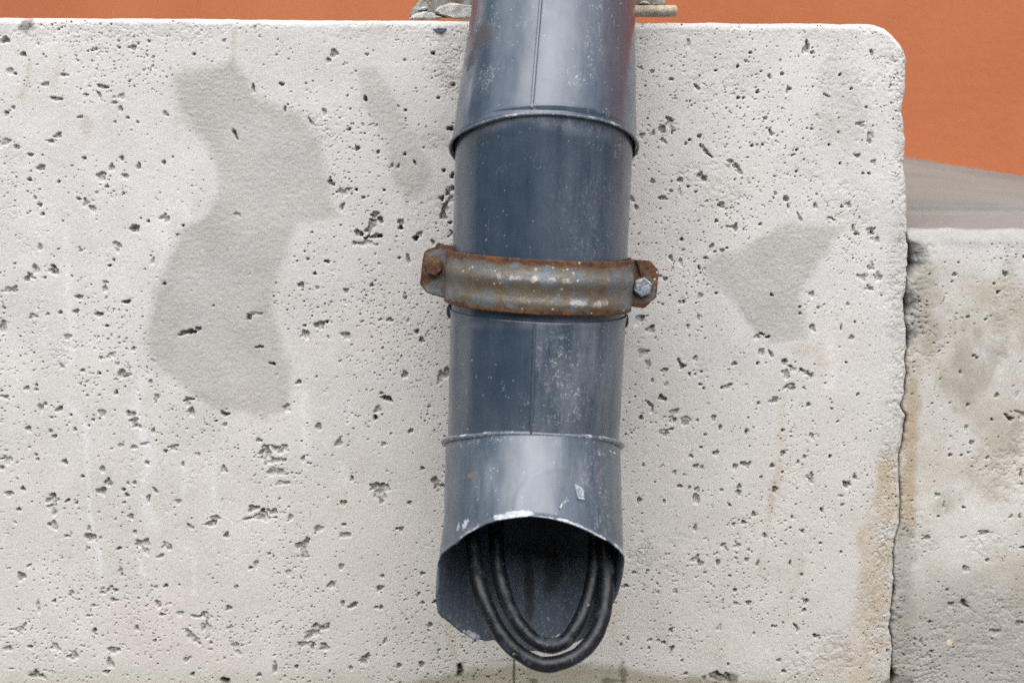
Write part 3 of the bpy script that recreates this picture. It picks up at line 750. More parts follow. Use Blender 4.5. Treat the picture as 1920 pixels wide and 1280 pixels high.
    H += np.where(xr[None, :] > 0.028, 0.007 * np.exp(-((S - cl) / wdt) ** 2), 0) * sstep(0.35, 0.55, vnoise(Xw * 70, S * 0, 23) + 0.35 * np.exp(-((xr[None, :] - 0.075) / 0.03) ** 2))
    # chipped left arris
    chip = (0.0028 + 0.006 * np.clip(fbm(S, S * 0, 45, 3, seed=100), 0, 1))
    for (py, w, g) in [(500, 26, 0.012), (575, 26, 0.011), (630, 14, 0.006), (470, 16, 0.006)]:
        zz = wallxz(1700, py)[1]
        chip = chip + g * np.exp(-((S - zz) / (w * PXM)) ** 2)
    t = np.clip(1 - xr[None, :] / chip, 0, 1)
    H += fr * chip * 0.9 * (1 - np.sqrt(np.maximum(1 - t * t, 0))) * (1 + 0.5 * rg)
    H *= sstep(0.275, 0.26, xr)[None, :] * sstep(-0.615, -0.595, S)
    Y = 0.003 + prof[:, 0][:, None] - prof[:, 2][:, None] * H
    Z = prof[:, 1][:, None] - prof[:, 3][:, None] * H
    V = np.stack([Xw, Y, Z], -1)
    col = tint_common(Xw, S, SPALL_SHADE, rough)
    beige = 0.95 * fr * sstep(-0.45, 0.45, fbm(Xw, S, 11, 5, seed=101, gain=.6))
    col = mix(col, np.array([.355, .315, .25]), beige[..., None])
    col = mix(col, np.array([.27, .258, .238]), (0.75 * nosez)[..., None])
    blotch = 0.65 * sstep(0.05, 0.5, fbm(Xw, S * 0.6, 34, 5, seed=104, gain=.6)) * fr
    col = mix(col, np.array([.28, .255, .21]), blotch[..., None])
    lowg = sstep(wallxz(1800, 960)[1], wallxz(1800, 1200)[1], S + 0.03 * fbm(Xw, S, 20, 3, seed=102)) * 0.8
    col = mix(col, np.array([.30, .285, .255]), lowg[..., None])
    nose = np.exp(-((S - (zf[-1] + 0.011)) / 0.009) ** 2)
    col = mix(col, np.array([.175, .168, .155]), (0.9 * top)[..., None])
    nz103 = 0.6 * fbm(Xw, S, 80, 3, seed=103)
    for pts, w, a, c in [([(1722, 470), (1722, 520)], 16, .7, (.27, .275, .285)), ([(1716, 555), (1718, 600), (1708, 640)], 13, .7, (.25, .255, .26)), ([(1690, 780), (1690, 840)], 6, .6, (.2, .2, .2)), ([(1705, 1100), (1690, 1150)], 12, .5, (.27, .27, .27)),
                         ([(1712, 720), (1710, 830), (1704, 900), (1706, 1000)], 15, .75, (.34, .265, .17)), ([(1735, 520), (1745, 640)], 26, .6, (.32, .29, .235)), ([(1700, 1000), (1695, 1080), (1700, 1180), (1690, 1270)], 20, .6, (.27, .25, .22)), ([(1895, 500), (1885, 620)], 13, .35, (.36, .32, .26)), ([(1880, 850), (1855, 930)], 18, .3, (.34, .32, .29)), ([(1700, 1275), (1660, 1280)], 18, .6, (.15, .14, .12))]:
        d = seg_dist(Xw + 0.003 * rg, S, [wallxz(*q) for q in pts])
        mk = (1 - sstep(0.3, 1.4, d / (w * PXM) + nz103)) * a
        col = mix(col, np.array(c), mk[..., None])
    px, pz = wallxz(1783, 1205)
    q = np.hypot(Xw - px, S - pz) / (8 * PXM) + 0.4 * rg
    col = mix(col, np.array([.62, .5, .33]), (0.8 * (1 - sstep(.7, 1, q)))[..., None])
    # left side face going back
    first = V[:, :1, :]
    cols = []
    for e in (0.20, 0.03, 0.012):
        qv = first.copy()
        qv[..., 1] = np.minimum(qv[..., 1] + e, 0.213)
        cols.append(qv)
    V = np.concatenate(cols + [V], 1)
    col = np.concatenate([col[:, :1]] * 3 + [col], 1)
    me = np_mesh('low_concrete_block', V.reshape(-1, 3), grid_quads(*V.shape[:2]))
    cattr(me, 'tint', col.reshape(-1, 3))
    o = link('low_concrete_block', me, CONC)
    tag(o, 'lower stained concrete block with rounded nose, right of the crack', 'concrete wall')
    return o


# ---- ground in front
gm = M('asphalt', 0.9, 0.3)
v = gm.coord()
gm.color(gm.mixc(gm.noise(v, 60, 5), (0.13, 0.128, 0.125), (0.23, 0.225, 0.215)))
gm.bump(gm.noise(v, 220, 3), 0.003)
bm = bmesh.new()
add_box(bm, -60, 60, -60, 60, GROUND_Z - 0.3, GROUND_Z)
tag(bm_obj('ground', bm, gm.m), kind='structure')

big_block = build_big_block()
low_block = build_low_block()

# ---- smooth terrace slab behind the blocks, falling to the right
A = un(1700, 295, 0.93)
B = un(1920, 330, 0.83)


def terrace_z(x, y):
    g = np.clip(0.0488 - 0.1893 * (x - 0.551), -0.01, 0.075)
    return -0.0765 + (y - 0.10) * g


tm = M('terrace_screed', 0.85, 0.3)
v = tm.coord()
c = tm.mixc(tm.ramp(tm.noise(v, 7, 4), 0.3, 0.7), (0.130, 0.127, 0.116), (0.180, 0.176, 0.163))
c = tm.mixc(tm.mul(tm.noise(v, 160, 4), 0.35), c, (0.26, 0.245, 0.23))
tm.color(c)
tm.bump(tm.noise(v, 300, 4), 0.0008)
wd = (B - A)[:2] / np.linalg.norm((B - A)[:2])           # direction of the orange wall's foot (to the right, nearer)
xs = np.linspace(-3.2, 1.6, 97)
ny = 50
rows = []
for j in range(ny + 1):
    for x in xs:
        yb = A[1] + (x - A[0]) * wd[1] / wd[0]
        y0 = 0.208 if x > 0.302 else 0.31
        yb = max(yb + 0.03, y0 + 0.01)
        y = y0 + (yb - y0) * j / ny
        rows.append((x, y, terrace_z(x, y)))
me = np_mesh('terrace', np.array(rows), grid_quads(ny + 1, len(xs)))
ter = link('terrace', me, tm.m)
so = ter.modifiers.new('thick', 'SOLIDIFY')
so.thickness = 0.06
so.offset = -1
tag(ter, kind='structure')

# ---- orange rendered wall
om = M('orange_render', 0.9, 0.2)
v = om.coord()
c = om.mixc(om.ramp(om.noise(v, 2.2, 5, 0.6), 0.3, 0.7), (0.425, 0.138, 0.059), (0.480, 0.163, 0.074))
c = om.mixc(om.mul(om.ramp(om.noise(v, 55, 4, 0.6), 0.45, 0.75), 0.25), c, (0.50, 0.175, 0.075))
c = om.mixc(om.mul(om.ramp(om.noise(om.coord(scale=(9, 9, 1.2)), 1.0, 5), 0.58, 0.74), 0.22), c, (0.44, 0.19, 0.10))
om.color(c)
om.bump(om.noise(v, 90, 4, 0.6), 0.0015, 0.4)
ang = math.atan2(wd[1], wd[0])
bm = bmesh.new()
add_box(bm, -4.5, 1.3, 0, 0.25, -0.35, 3.2)
ow = bm_obj('orange_wall', bm, om.m, bevel=0.006)
ow.location = (A[0], A[1], 0)
ow.rotation_euler = (0, 0, ang)
tag(ow, 'blurred plain orange rendered wall standing behind the concrete blocks', 'wall')


# ---- houses across the yard, seen only as reflections in the painted pipe
def house(name, label, loc, rz, w, h, col, wincols):
    root = empty(name, loc)
    root.rotation_euler = (0, 0, rz)
    bpy.context.view_layer.update()
    wm = M(name + '_render', 0.9, 0.2)
    vv = wm.coord()
    wm.color(wm.mixc(wm.noise(vv, 1.5, 5), tuple(q * 0.85 for q in col), tuple(min(q * 1.15, 1) for q in col)))
    roofm = M(name + '_roof', 0.8)
    roofm.color((0.10, 0.06, 0.045))
    gl = M(name + '_glass', 0.08, 0.6)
    gl.color((0.03, 0.035, 0.04))
    frm = M(name + '_frame', 0.5)
    frm.color((0.55, 0.54, 0.52))

    def lk(nm, bm, m, par=root):
        me = bpy.data.meshes.new(nm)
        bmesh.ops.recalc_face_normals(bm, faces=bm.faces)
        bm.to_mesh(me)
        bm.free()
        me.materials.append(m)
        o = bpy.data.objects.new(nm, me)
        COL.objects.link(o)
        o.parent = par
        return o
    bm = bmesh.new()
    add_box(bm, -w / 2, w / 2, 0, 5, 0, h)
    lk('wall', bm, wm.m)
    bm = bmesh.new()
    a = [bm.verts.new(q) for q in ((-w / 2 - .3, -.4, h), (w / 2 + .3, -.4, h), (w / 2 + .3, 5.4, h), (-w / 2 - .3, 5.4, h), (-w / 2 - .3, 2.5, h + 1.3), (w / 2 + .3, 2.5, h + 1.3))]
    for f in ((0, 1, 5, 4), (3, 4, 5, 2), (0, 4, 3), (1, 2, 5), (0, 3, 2, 1)):
        bm.faces.new([a[i] for i in f])
    lk('roof', bm, roofm.m)
    for zz in (0.9, 3.4):
        if zz + 1.4 > h:
            continue
        for x in wincols:
            bm = bmesh.new()
            for q in ((x - .55, x - .47, zz, zz + 1.4), (x + .47, x + .55, zz, zz + 1.4), (x - .47, x + .47, zz, zz + .08), (x - .47, x + .47, zz + 1.32, zz + 1.4)):
                add_box(bm, q[0], q[1], -0.06, -0.002, q[2], q[3])
            wf = lk('window', bm, frm.m)
            bm = bmesh.new()
            add_box(bm, x - .468, x + .468, -0.03, -0.004, zz + .082, zz + 1.318)
            lk('pane', bm, gl.m, wf)
    tag(root, label, 'house')


house('yard_house', 'pale rendered house across the yard, reflected in the right half of the pipe', (4.1, -7.5, GROUND_Z), pi, 9, 3.9, (0.22, 0.23, 0.24), (-3, -1, 1, 3))
house('neighbour_house', 'dark rendered house across the yard, reflected in the left half of the pipe', (-5.4, -7.0, GROUND_Z), pi, 10, 4.2, (0.045, 0.05, 0.055), (-3, 0, 3))
house('gable_house', 'brown rendered house reflected in the left flank of the pipe', (-6.2, 0.5, GROUND_Z), pi / 2, 11, 6.5, (0.09, 0.085, 0.08), (-3, 0, 3))
house('side_house', 'grey rendered house reflected in the right flank of the pipe', (6.4, 0.0, GROUND_Z), -pi / 2, 11, 6.4, (0.22, 0.22, 0.22), (-2.5, 0.5, 3))

# ================================================================== THE DOWNPIPE
PIPE_Y = -0.140
J1 = un(1020, 276, PIPE_Y)
J2 = un(999, 833, PIPE_Y)
R = 0.0604


def unit(a):
    a = np.asarray(a, float)
    return a / np.linalg.norm(a)


A2 = unit(J2 - J1)                                       # straight run, pointing down
PH1, PH2 = radians(34), radians(36)
A1 = unit([0.068, sin(PH1), cos(PH1)])                   # upper run, pointing up and back
A4 = unit([-0.004, -sin(PH2), -cos(PH2)])                # spout, pointing down and out
M1 = unit([0.0, -sin(radians(20.5)), -cos(radians(20.5))])                                       # mitre plane normals
M2 = unit(A2 + A4)


def frame(a):
    fr = np.array([0, -1.0, 0])
    n = unit(fr - a * (a @ fr))
    e = np.cross(n, a)
    if e[0] < 0:
        e = -e
    return n, e


PAINTMAT = None


def paint_material():
    m = M('blue_grey_pipe_paint', 0.15, 1.0)
    m.b.inputs['IOR'].default_value = 1.5
    uv = m.coord('UV')
    ob = m.coord('Object')
    streak = m.noise(m.coord('UV', (120, 5, 1)), 1.0, 5, 0.6)
    blot = m.noise(ob, 26, 5, 0.6)
    c = m.mixc(m.ramp(streak, 0.25, 0.75), (0.017, 0.034, 0.061), (0.027, 0.046, 0.074))
    c = m.mixc(m.ramp(blot, 0.3, 0.9), c, (0.042, 0.064, 0.086))
    # chalky dusting, and the paler half right of the lap seam
    dust_and_pale = m.mul(m.attr('dust_and_pale'), m.ramp(m.noise(m.coord('UV', (60, 14, 1)), 1.0, 6, 0.65), 0.25, 0.75))
    c = m.mixc(dust_and_pale, c, (0.20, 0.22, 0.25))
    c = m.mixc(m.mul(m.attr('inner'), m.ramp(blot, 0.25, 0.75, 0.8, 0.1)), c, (0.065, 0.080, 0.100))
    # scuffs: short bright scrapes inside the scuffed zones
    sc = m.noise(m.coord('UV', (420, 300, 1)), 1.0, 4, 0.7, 1.2)
    scf = m.mul(m.attr('scuff'), m.ramp(sc, 0.54, 0.66))
    c = m.mixc(scf, c, (0.42, 0.44, 0.47))
    # specks of dried splash all over
    sp = m.mul(m.ramp(m.voro(uv, 130), 0.05, 0.12, 1, 0), m.ramp(m.noise(uv, 40, 3), 0.55, 0.66))
    c = m.mixc(m.mul(sp, 0.75), c, (0.50, 0.50, 0.49))
    sp2 = m.mul(m.ramp(m.voro(uv, 340), 0.12, 0.2, 1, 0), m.ramp(m.noise(uv, 120, 1), 0.58, 0.66))
    c = m.mixc(m.mul(sp2, 0.5), c, (0.45, 0.45, 0.45))
    # long directional scratches and thin run marks
    scr = m.noise(m.coord('UV', (1500, 70, 1)), 1.0, 2, 0.5, 0.6)
    scz = m.ramp(m.noise(m.coord('UV', (30, 22, 1)), 1.0, 2), 0.52, 0.66)
    c = m.mixc(m.mul(m.mul(m.ramp(scr, 0.68, 0.74), scz), 0.55), c, (0.30, 0.33, 0.36))
    scr2 = m.noise(m.coord('UV', (150, 900, 1)), 1.0, 2, 0.5, 0.8)
    scz2 = m.ramp(m.noise(m.coord('UV', (40, 35, 1)), 1.0, 2), 0.60, 0.70)
    c = m.mixc(m.mul(m.mul(m.ramp(scr2, 0.70, 0.76), scz2), 0.6), c, (0.34, 0.37, 0.40))
    drip = m.mul(m.ramp(m.noise(m.coord('UV', (230, 6, 1)), 1.0, 3, 0.6), 0.56, 0.72), 0.35)
    c = m.mixc(drip, c, (0.075, 0.095, 0.115))
    peel = m.ramp(m.math('ADD', m.attr('peel'), m.mul(m.math('SUBTRACT', m.noise(ob, 130, 5, 0.65), 0.5), 1.5)), 0.42, 0.54)
    c = m.mixc(peel, c, m.mixc(m.ramp(m.noise(ob, 300, 3), 0.4, 0.65), (0.26, 0.29, 0.32), (0.46, 0.49, 0.53)))
    mud = m.ramp(m.math('ADD', m.attr('mud'), m.mul(m.math('SUBTRACT', m.noise(ob, 90, 5, 0.7), 0.5), 1.3)), 0.30, 0.90)
    c = m.mixc(m.mul(mud, 0.85), c, (0.034, 0.033, 0.034))
    rust = m.ramp(m.math('ADD', m.attr('rust'), m.mul(m.math('SUBTRACT', m.noise(ob, 200, 4, 0.7), 0.5), 1.2)), 0.5, 0.75)
    c = m.mixc(m.mul(rust, 0.8), c, (0.19, 0.10, 0.055))
    m.color(c)
    m.put(m.b.inputs['Specular IOR Level'], m.ramp(m.attr('inner'), 0, 1, 0.66, 0.12))
    r = m.ramp(m.noise(ob, 60, 5, 0.6), 0.3, 0.7, 0.17, 0.30)
    r = m.math('ADD', r, m.mul(m.attr('inner'), 0.4))
    r = m.math('ADD', r, m.mul(dust_and_pale, 0.30))
    r = m.math('ADD', r, m.mul(mud, 0.45))
    r = m.math('ADD', r, m.mul(peel, 0.3))
    m.rough(r)
    m.bump(m.noise(ob, 22, 2, 0.4), 0.0007, 0.22)
    m.bump(m.noise(ob, 420, 4, 0.6), 0.0001, 0.2)
    h = m.math('ADD', m.mul(peel, -0.5), m.math('ADD', m.mul(mud, 0.8), m.mul(scf, 0.15)))
    m.bump(h, 0.0005, 0.7)
    return m.m


PIPE = paint_material()


def blobs(px, py, lst):
    s = np.zeros(px.shape)
    for (x, y, a, b, rot, st) in lst:
        t = radians(rot)
        u = ((px - x) * cos(t) + (py - y) * sin(t)) / a
        w = (-(px - x) * sin(t) + (py - y) * cos(t)) / b
        s = np.maximum(s, st * np.exp(-(u * u + w * w)))
    return s


SCUFF = [(915, 137, 20, 16, 0, .9), (905, 160, 10, 12, 0, .6), (1085, 150, 26, 14, 10, .9), (1105, 95, 7, 40, 0, 1), (1108, 145, 7, 22, 0, .9), (1125, 60, 5, 60, 0, .7), (925, 25, 6, 22, 0, .7), (1137, 215, 12, 9, 30, .8), (985, 45, 22, 2.5, 5, .6), (905, 265, 7, 9, 0, .9), (940, 318, 14, 3, -25, 1), (995, 295, 14, 8, 20, .5), (1115, 275, 12, 7, 0, .7), (1160, 280, 10, 20, 20, .6), (920, 225, 30, 6, -12, .9), (1060, 232, 60, 8, 8, .6),
         (1050, 690, 34, 70, 0, .95), (1080, 740, 25, 25, 0, 1), (1060, 780, 50, 25, 0, .8), (1010, 660, 12, 40, 0, .6), (985, 750, 14, 14, 0, .5), (1130, 680, 22, 30, 0, .5), (940, 727, 6, 10, 10, .8), (1000, 795, 16, 9, 0, .9), (1100, 460, 40, 30, 0, .35), (1095, 485, 14, 4, 0, .9), (1035, 490, 16, 3, 0, .8), (910, 480, 9, 4, 0, .7), (1100, 380, 60, 80, 0, .25),
         (920, 890, 8, 12, 0, .6), (1060, 942, 12, 4, -60, 1), (1120, 900, 20, 50, -20, .7), (1130, 850, 14, 8, 10, 1), (1130, 980, 20, 30, 0, .6), (960, 822, 70, 5, -3, .7), (880, 830, 40, 5, -8, .8), (860, 1100, 16, 40, 0, .6), (880, 1170, 18, 18, 0, .7)]
DUST = [(1040, 60, 110, 160, 0, .5), (920, 235, 60, 12, -14, .75), (1075, 240, 85, 14, 12, .85), (1000, 222, 60, 8, 0, .7), (870, 560, 14, 400, 0, .35), (1165, 560, 22, 400, 0, .30), (1085, 700, 80, 110, 0, .40), (1090, 420, 90, 160, 0, .28), (1000, 835, 180, 22, 0, .45), (1000, 900, 150, 90, 0, .75), (1000, 610, 160, 8, 0, .5), (880, 1010, 50, 50, -40, .5)]
MUD = [(905, 70, 24, 34, 35, 1.0), (882, 115, 12, 36, 15, .8), (905, 165, 16, 50, 0, .35), (945, 50, 26, 14, 0, .4), (900, 985, 18, 10, -30, .6)]
PEEL = [(880, 1010, 40, 14, -40, .95), (845, 1040, 18, 8, -50, .9), (965, 965, 48, 9, -5, .9), (1020, 972, 34, 6, 3, .75), (1075, 986, 44, 8, 20, .9), (1125, 1012, 40, 10, 32, .95), (1155, 1035, 24, 15, 45, .9), (1087, 922, 8, 16, -28, .95), (870, 985, 26, 18, -50, .5), (885, 1190, 30, 9, 20, .7), (858, 1170, 14, 10, 50, .45), (1150, 848, 18, 5, 20, .5), (915, 240, 16, 5, -14, .45), (1195, 0, 0.1, 0.1, 0, 0)]
RUSTP = [(882, 890, 14, 12, 0, .75), (900, 970, 14, 9, -20, .5), (870, 895, 5, 4, 0, .9), (967, 228, 6, 6, 0, .5), (1115, 275, 9, 6, 0, .5)]


def tube(name, O, a, rfun, t0fun, t1fun, nth, nt, parent, thick=0.0009, seam_th=None, marks=True, dent=0.00025, mat=None):
    """sheet metal tube with an inner skin; angles: 0 faces the street, + to the right"""
    n, e = frame(a)
    off = seam_th if seam_th is not None else pi
    th = off + np.linspace(0, 2 * pi, nth + 1)
    TH, K = np.meshgrid(th, np.linspace(0, 1, nt))
    thw = (TH + pi) % (2 * pi) - pi
    t0 = t0fun(thw)
    t1 = t1fun(thw)
    T = t0 + (t1 - t0) * K
    r = rfun(thw, T, K)
    r = r + dent * fbm(thw * 2.0, T * 30, 1.3, 3, seed=len(name))
    if seam_th is not None:                               # lap joint: the sheet's free edge lies on top
        r = r + 0.0009 * (1 - (TH - off) / (2 * pi)) ** 3
    dirn = np.cos(TH)[..., None] * n + np.sin(TH)[..., None] * e
    Po = O + a * T[..., None] + dirn * r[..., None]
    Pi = O + a * T[..., None] + dirn * (r - thick)[..., None]
    nr, nc = TH.shape
    V = np.concatenate([Po.reshape(-1, 3), Pi.reshape(-1, 3)])
    q = grid_quads(nr, nc)
    N = nr * nc
    qi = q[:, ::-1] + N
    j = np.arange(nc - 1)
    top = np.stack([j, j + N, j + 1 + N, j + 1], -1)
    b = (nr - 1) * nc + j
    bot = np.stack([b, b + 1, b + 1 + N, b + N], -1)
    Q = np.concatenate([q, qi, top, bot])
    me = np_mesh(name, V, Q)
    ul = me.uv_layers.new(name='UVMap')
    U = np.stack([np.concatenate([(TH * R).ravel()] * 2), np.concatenate([T.ravel()] * 2)], -1)
    ul.data.foreach_set('uv', U[Q.ravel()].astype(np.float32).ravel())
    px, py = pr(V)
    front = np.concatenate([(np.abs(thw) < 1.62).ravel(), np.zeros(N, bool)]) * 1.0
    inn = np.concatenate([np.zeros(N), np.ones(N)])
    fattr(me, 'scuff', blobs(px, py, SCUFF) * front + 0.25 * inn)
    panel = np.concatenate([(sstep(off, off + 0.01, thw) * sstep(1.3, 0.7, thw)).ravel(), np.zeros(N)]) if seam_th is not None else 0  # paler tone right of the seam, fading towards the flank
    fattr(me, 'dust_and_pale', blobs(px, py, DUST) * front + 0.05 + 0.5 * inn + 0.28 * panel)
    fattr(me, 'mud', blobs(px, py, MUD) * front + inn * blobs(px, py, [(992, 1100, 13, 95, 0, 1.0), (1035, 1070, 26, 60, 10, .95), (1000, 1030, 90, 30, 0, .8)]))
    fattr(me, 'peel', blobs(px, py, PEEL) * np.maximum(front, inn * (py > 1090)) + inn * blobs(px, py, [(1050, 1195, 36, 14, -15, .62), (1020, 1170, 30, 18, 0, .42)]))
    fattr(me, 'rust', blobs(px, py, RUSTP) * front)
    fattr(me, 'inner', inn)
    # make normals face outwards
    o = link(name, me, mat or PIPE, parent)
    return o


def plane_t(O, a, J, mnorm, rad):
    n, e = frame(a)

    def f(th):
        d = np.cos(th)[..., None] * n + np.sin(th)[..., None] * e
        return ((J - O) @ mnorm - rad * (d @ mnorm)) / (a @ mnorm)
    return f


def ring(name, J, mnorm, rad, wire, parent, mat, nth=160, nw=10, wob=0.0004, squash=1.0):
    """rolled bead lying in a mitre plane"""
    mnorm = unit(mnorm)
    ref = np.array([0, -1.0, 0])
    n = unit(ref - mnorm * (mnorm @ ref))
    e = np.cross(n, mnorm)
    if e[0] < 0:
        e = -e
    th = np.linspace(0, 2 * pi, nth, endpoint=False)
    w = np.linspace(0, 2 * pi, nw, endpoint=False)
    TH, W = np.meshgrid(th, w, indexing='ij')
    rr = rad(TH) if callable(rad) else rad
    rr = rr + wob * fbm(np.cos(TH) * 3, np.sin(TH) * 3, 1.0, 3, seed=5)
    d = np.cos(TH)[..., None] * n + np.sin(TH)[..., None] * e
    up = wob * 1.6 * fbm(np.cos(TH) * 2, np.sin(TH) * 2, 1.0, 2, seed=15)
    P = J + d * (rr + wire * np.cos(W))[..., None] + mnorm * (wire * squash * np.sin(W) + up)[..., None]
    i = np.arange(nth)[:, None]
    j = np.arange(nw)[None, :]
    q = np.stack([i * nw + j, ((i + 1) % nth) * nw + j, ((i + 1) % nth) * nw + (j + 1) % nw, i * nw + (j + 1) % nw], -1).reshape(-1, 4)
    me = np_mesh(name, P.reshape(-1, 3), q)
    px, py = pr(P.reshape(-1, 3))
    for k, b in (('scuff', .5), ('dust_and_pale', .55), ('mud', 0), ('rust', 0.0)):
        fattr(me, k, np.full(len(px), b))
    fattr(me, 'peel', 0.28 + 0.12 * (np.sin(W.ravel()) < 0))
    ul = me.uv_layers.new(name='UVMap')
    U = np.stack([(TH * R).ravel(), (W * wire).ravel()], -1)
    ul.data.foreach_set('uv', U[q.ravel()].astype(np.float32).ravel())
    return link(name, me, mat, parent)


def strip(name, pts, width_dir, nrm, w, h, mat, parent):
    """thin raised strip following pts (lock seam)"""
    V = []
    for p, wd_, n_ in zip(pts, width_dir, nrm):
        for (a, b) in ((-w / 2, -0.0004), (-w / 2, h * .6), (-w / 4, h), (w / 4, h), (w / 2, h * .6), (w / 2, -0.0004)):
            V.append(p + wd_ * a + n_ * b)
    me = np_mesh(name, np.array(V), grid_quads(len(pts), 6))
    for k, b in (('scuff', .2), ('dust_and_pale', .3), ('mud', 0), ('rust', 0.0), ('peel', .12), ('inner', 0)):
        fattr(me, k, np.full(len(V), b))
    me.uv_layers.new(name='UVMap')
    return link(name, me, mat, parent)


pipe = empty('downpipe', J2 + np.array([0, 0, -0.12]))
tag(pipe, 'blue grey sheet metal downpipe with torn open spout, hanging before the concrete', 'downpipe')
bpy.context.view_layer.update()

# upper run, coming over the top of the wall
LU = 0.36
sec1 = tube('upper_elbow', J1, A1, lambda th, T, K: np.interp(T, [-0.03, 0.02, 0.13, LU], [0.0643, 0.0622, 0.0578, 0.0570]) + 0.0 * np.clip(1 - (T - plane_t(J1, A1, J1, M1, 0.0628)(th)) / 0.035, 0, 1),
            plane_t(J1, A1, J1 + A2 * 0.0015, M1, 0.0641), lambda th: np.full(th.shape, LU), 240, 130, pipe)
ring('rolled_rim', J1 + A2 * 0.0015, M1, lambda th: 0.0641 / np.sqrt(1 - (np.cos(th) * sin(PH1 - radians(20.5))) ** 2), 0.0010, sec1, PIPE)
n1, e1 = frame(A1)
sth = -0.175
d_ = cos(sth) * n1 + sin(sth) * e1
t_ = np.linspace(plane_t(J1, A1, J1, M1, 0.0628)(np.array([sth]))[0] + 0.0028, LU, 40)
rr_ = np.interp(t_, [-0.03, 0.02, 0.13, LU], [0.0643, 0.0622, 0.0578, 0.0570]) + 0.0002
strip('lock_seam', [J1 + A1 * t + d_ * (r + 0.0003 + 0.00003 * 0) for t, r in zip(t_, rr_)], [e1] * 40, [d_] * 40, 0.0022, 0.0010, PIPE, sec1)

# upper straight length
Lz = np.linalg.norm(J2 - J1)
t_joint = 0.1130
n2, e2 = frame(A2)
plane_j1 = plane_t(J1, A2, J1, M1, R)
sec2 = tube('upper_straight', J1, A2, lambda th, T, K: R + 0 * T, lambda th: plane_j1(th) - 0.006, lambda th: np.full(th.shape, t_joint + 0.02), 240, 90, pipe, dent=0.0003)
# lower straight length, sleeved over the upper one below the clamp, with a lap seam in front
sec3 = tube('lower_straight', J1, A2, lambda th, T, K: R + 0.0003 + 0.0007 * sstep(0.006, 0.0, T - t_joint) - 0.0008 * K, lambda th: t_joint + 0.0004 * np.sin(2 * th), plane_t(J1, A2, J2 - A2 * 0.001, M2, R), 260, 80, pipe, seam_th=-0.045, dent=0.0003)
d_ = cos(-0.045) * n2 + sin(-0.045) * e2
t_ = np.linspace(t_joint + 0.001, Lz - 0.012, 30)
strip('lap_seam', [J1 + A2 * t + d_ * (R + 0.0009 - 0.0008 * (t - t_joint) / (Lz - t_joint)) for t in t_], [e2] * 30, [d_] * 30, 0.0016, 0.0011, PIPE, sec3)
# spout
TAB = np.array([(-180, 0.1309), (-155, 0.1259), (-136, 0.1264), (-123, 0.1229), (-103, 0.1183), (-94, 0.1088), (-88, 0.0904), (-80, 0.0882), (-57, 0.0875), (-37, 0.0826), (-21.5, 0.0797), (-2, 0.0791), (13, 0.0806), (29, 0.0833), (44, 0.0866), (62, 0.0882), (86, 0.0879), (96, 0.0962), (110, 0.1053), (135, 0.122), (160, 0.1303), (180, 0.1309)])


def spout_end(th):
    t = np.interp(np.degrees(th), TAB[:, 0], TAB[:, 1])
    rag = fbm(np.cos(th) * 9 + 4, np.sin(th) * 9, 1.0, 4, seed=44, gain=.65)
    side = sstep(-1.35, -1.7, th)
    return t + 0.0011 * rag * (0.6 + 1.4 * side) - 0.001


def spout_r(th, T, K):
    end = spout_end(th)
    k = sstep(0.035, 0.0, end - T)
    fl = 0.0035 * k * np.exp(-((th + 1.75) / 0.35) ** 2)           # left flap bent outwards
    fl = fl - 0.0016 * k * np.exp(-((th - 1.9) / 0.3) ** 2)
    lip = 0.0010 * sstep(0.004, 0.0, end - T) * (0.4 + vnoise(th * 6, T * 0, 3))
    dentc = 0.0016 * np.exp(-((th - 0.42) / 0.22) ** 2 - ((T - 0.055) / 0.02) ** 2)     # blow mark near the torn flake
    ridge = 0.00030 * np.exp(-((np.hypot((th - 0.30) * 0.061, T - 0.073) - 0.030) / 0.0022) ** 2)
    return 0.0612 + fl + lip - dentc + ridge


PL4 = plane_t(J2, A4, J2 + A4 * 0.001, M2, R)
sec4 = tube('spout', J2, A4, spout_r, PL4, spout_end, 300, 130, pipe, thick=0.0012, dent=0.0003)
ring('rolled_rim', J2, M2, lambda th: 0.0620 + 0.0002 * np.cos(th * 3), 0.0025, sec3, PIPE, squash=0.8)
# torn paint flake curling off the spout
n4, e4 = frame(A4)


def on_spout(px, py, lift):
    best = None
    for th in np.linspace(-1.2, 1.2, 241):
        lo, hi = -0.02, 0.12
        for _ in range(30):
            mdl = (lo + hi) / 2
            P = J2 + A4 * mdl + (cos(th) * n4 + sin(th) * e4) * (0.0612 + lift)
            if pr(P)[1] < py:
                lo = mdl
            else:
                hi = mdl
        dx = abs(pr(P)[0] - px)
        if best is None or dx < best[0]:
            best = (dx, P)
    return best[1]


FLK = M('bare_flake', 0.45, 0.5)
vf = FLK.coord()
FLK.color(FLK.mixc(FLK.ramp(FLK.noise(vf, 260, 4), 0.4, 0.65), (0.22, 0.25, 0.29), (0.50, 0.53, 0.57)))
for pts in ([(1077, 906, .0008), (1083, 909, .0028), (1091, 921, .0040), (1097, 936, .0030), (1085, 934, .0010), (1080, 920, .0006)], [(1048, 951, .0006), (1055, 941, .0016), (1063, 931, .0018), (1064, 935, .0008), (1058, 944, .0006), (1051, 953, .0005)]):
    P = [on_spout(*q) for q in pts]
    bm = bmesh.new()
    f1 = [bm.verts.new(p) for p in P]
    f2 = [bm.verts.new(p - n4 * 0.0004) for p in P]
    bm.faces.new(f1)
    bm.faces.new(f2[::-1])
    for i in range(len(P)):
        bm.faces.new((f1[i], f2[i], f2[(i + 1) % len(P)], f1[(i + 1) % len(P)]))
    bm_obj('paint_flake', bm, FLK.m, sec4)

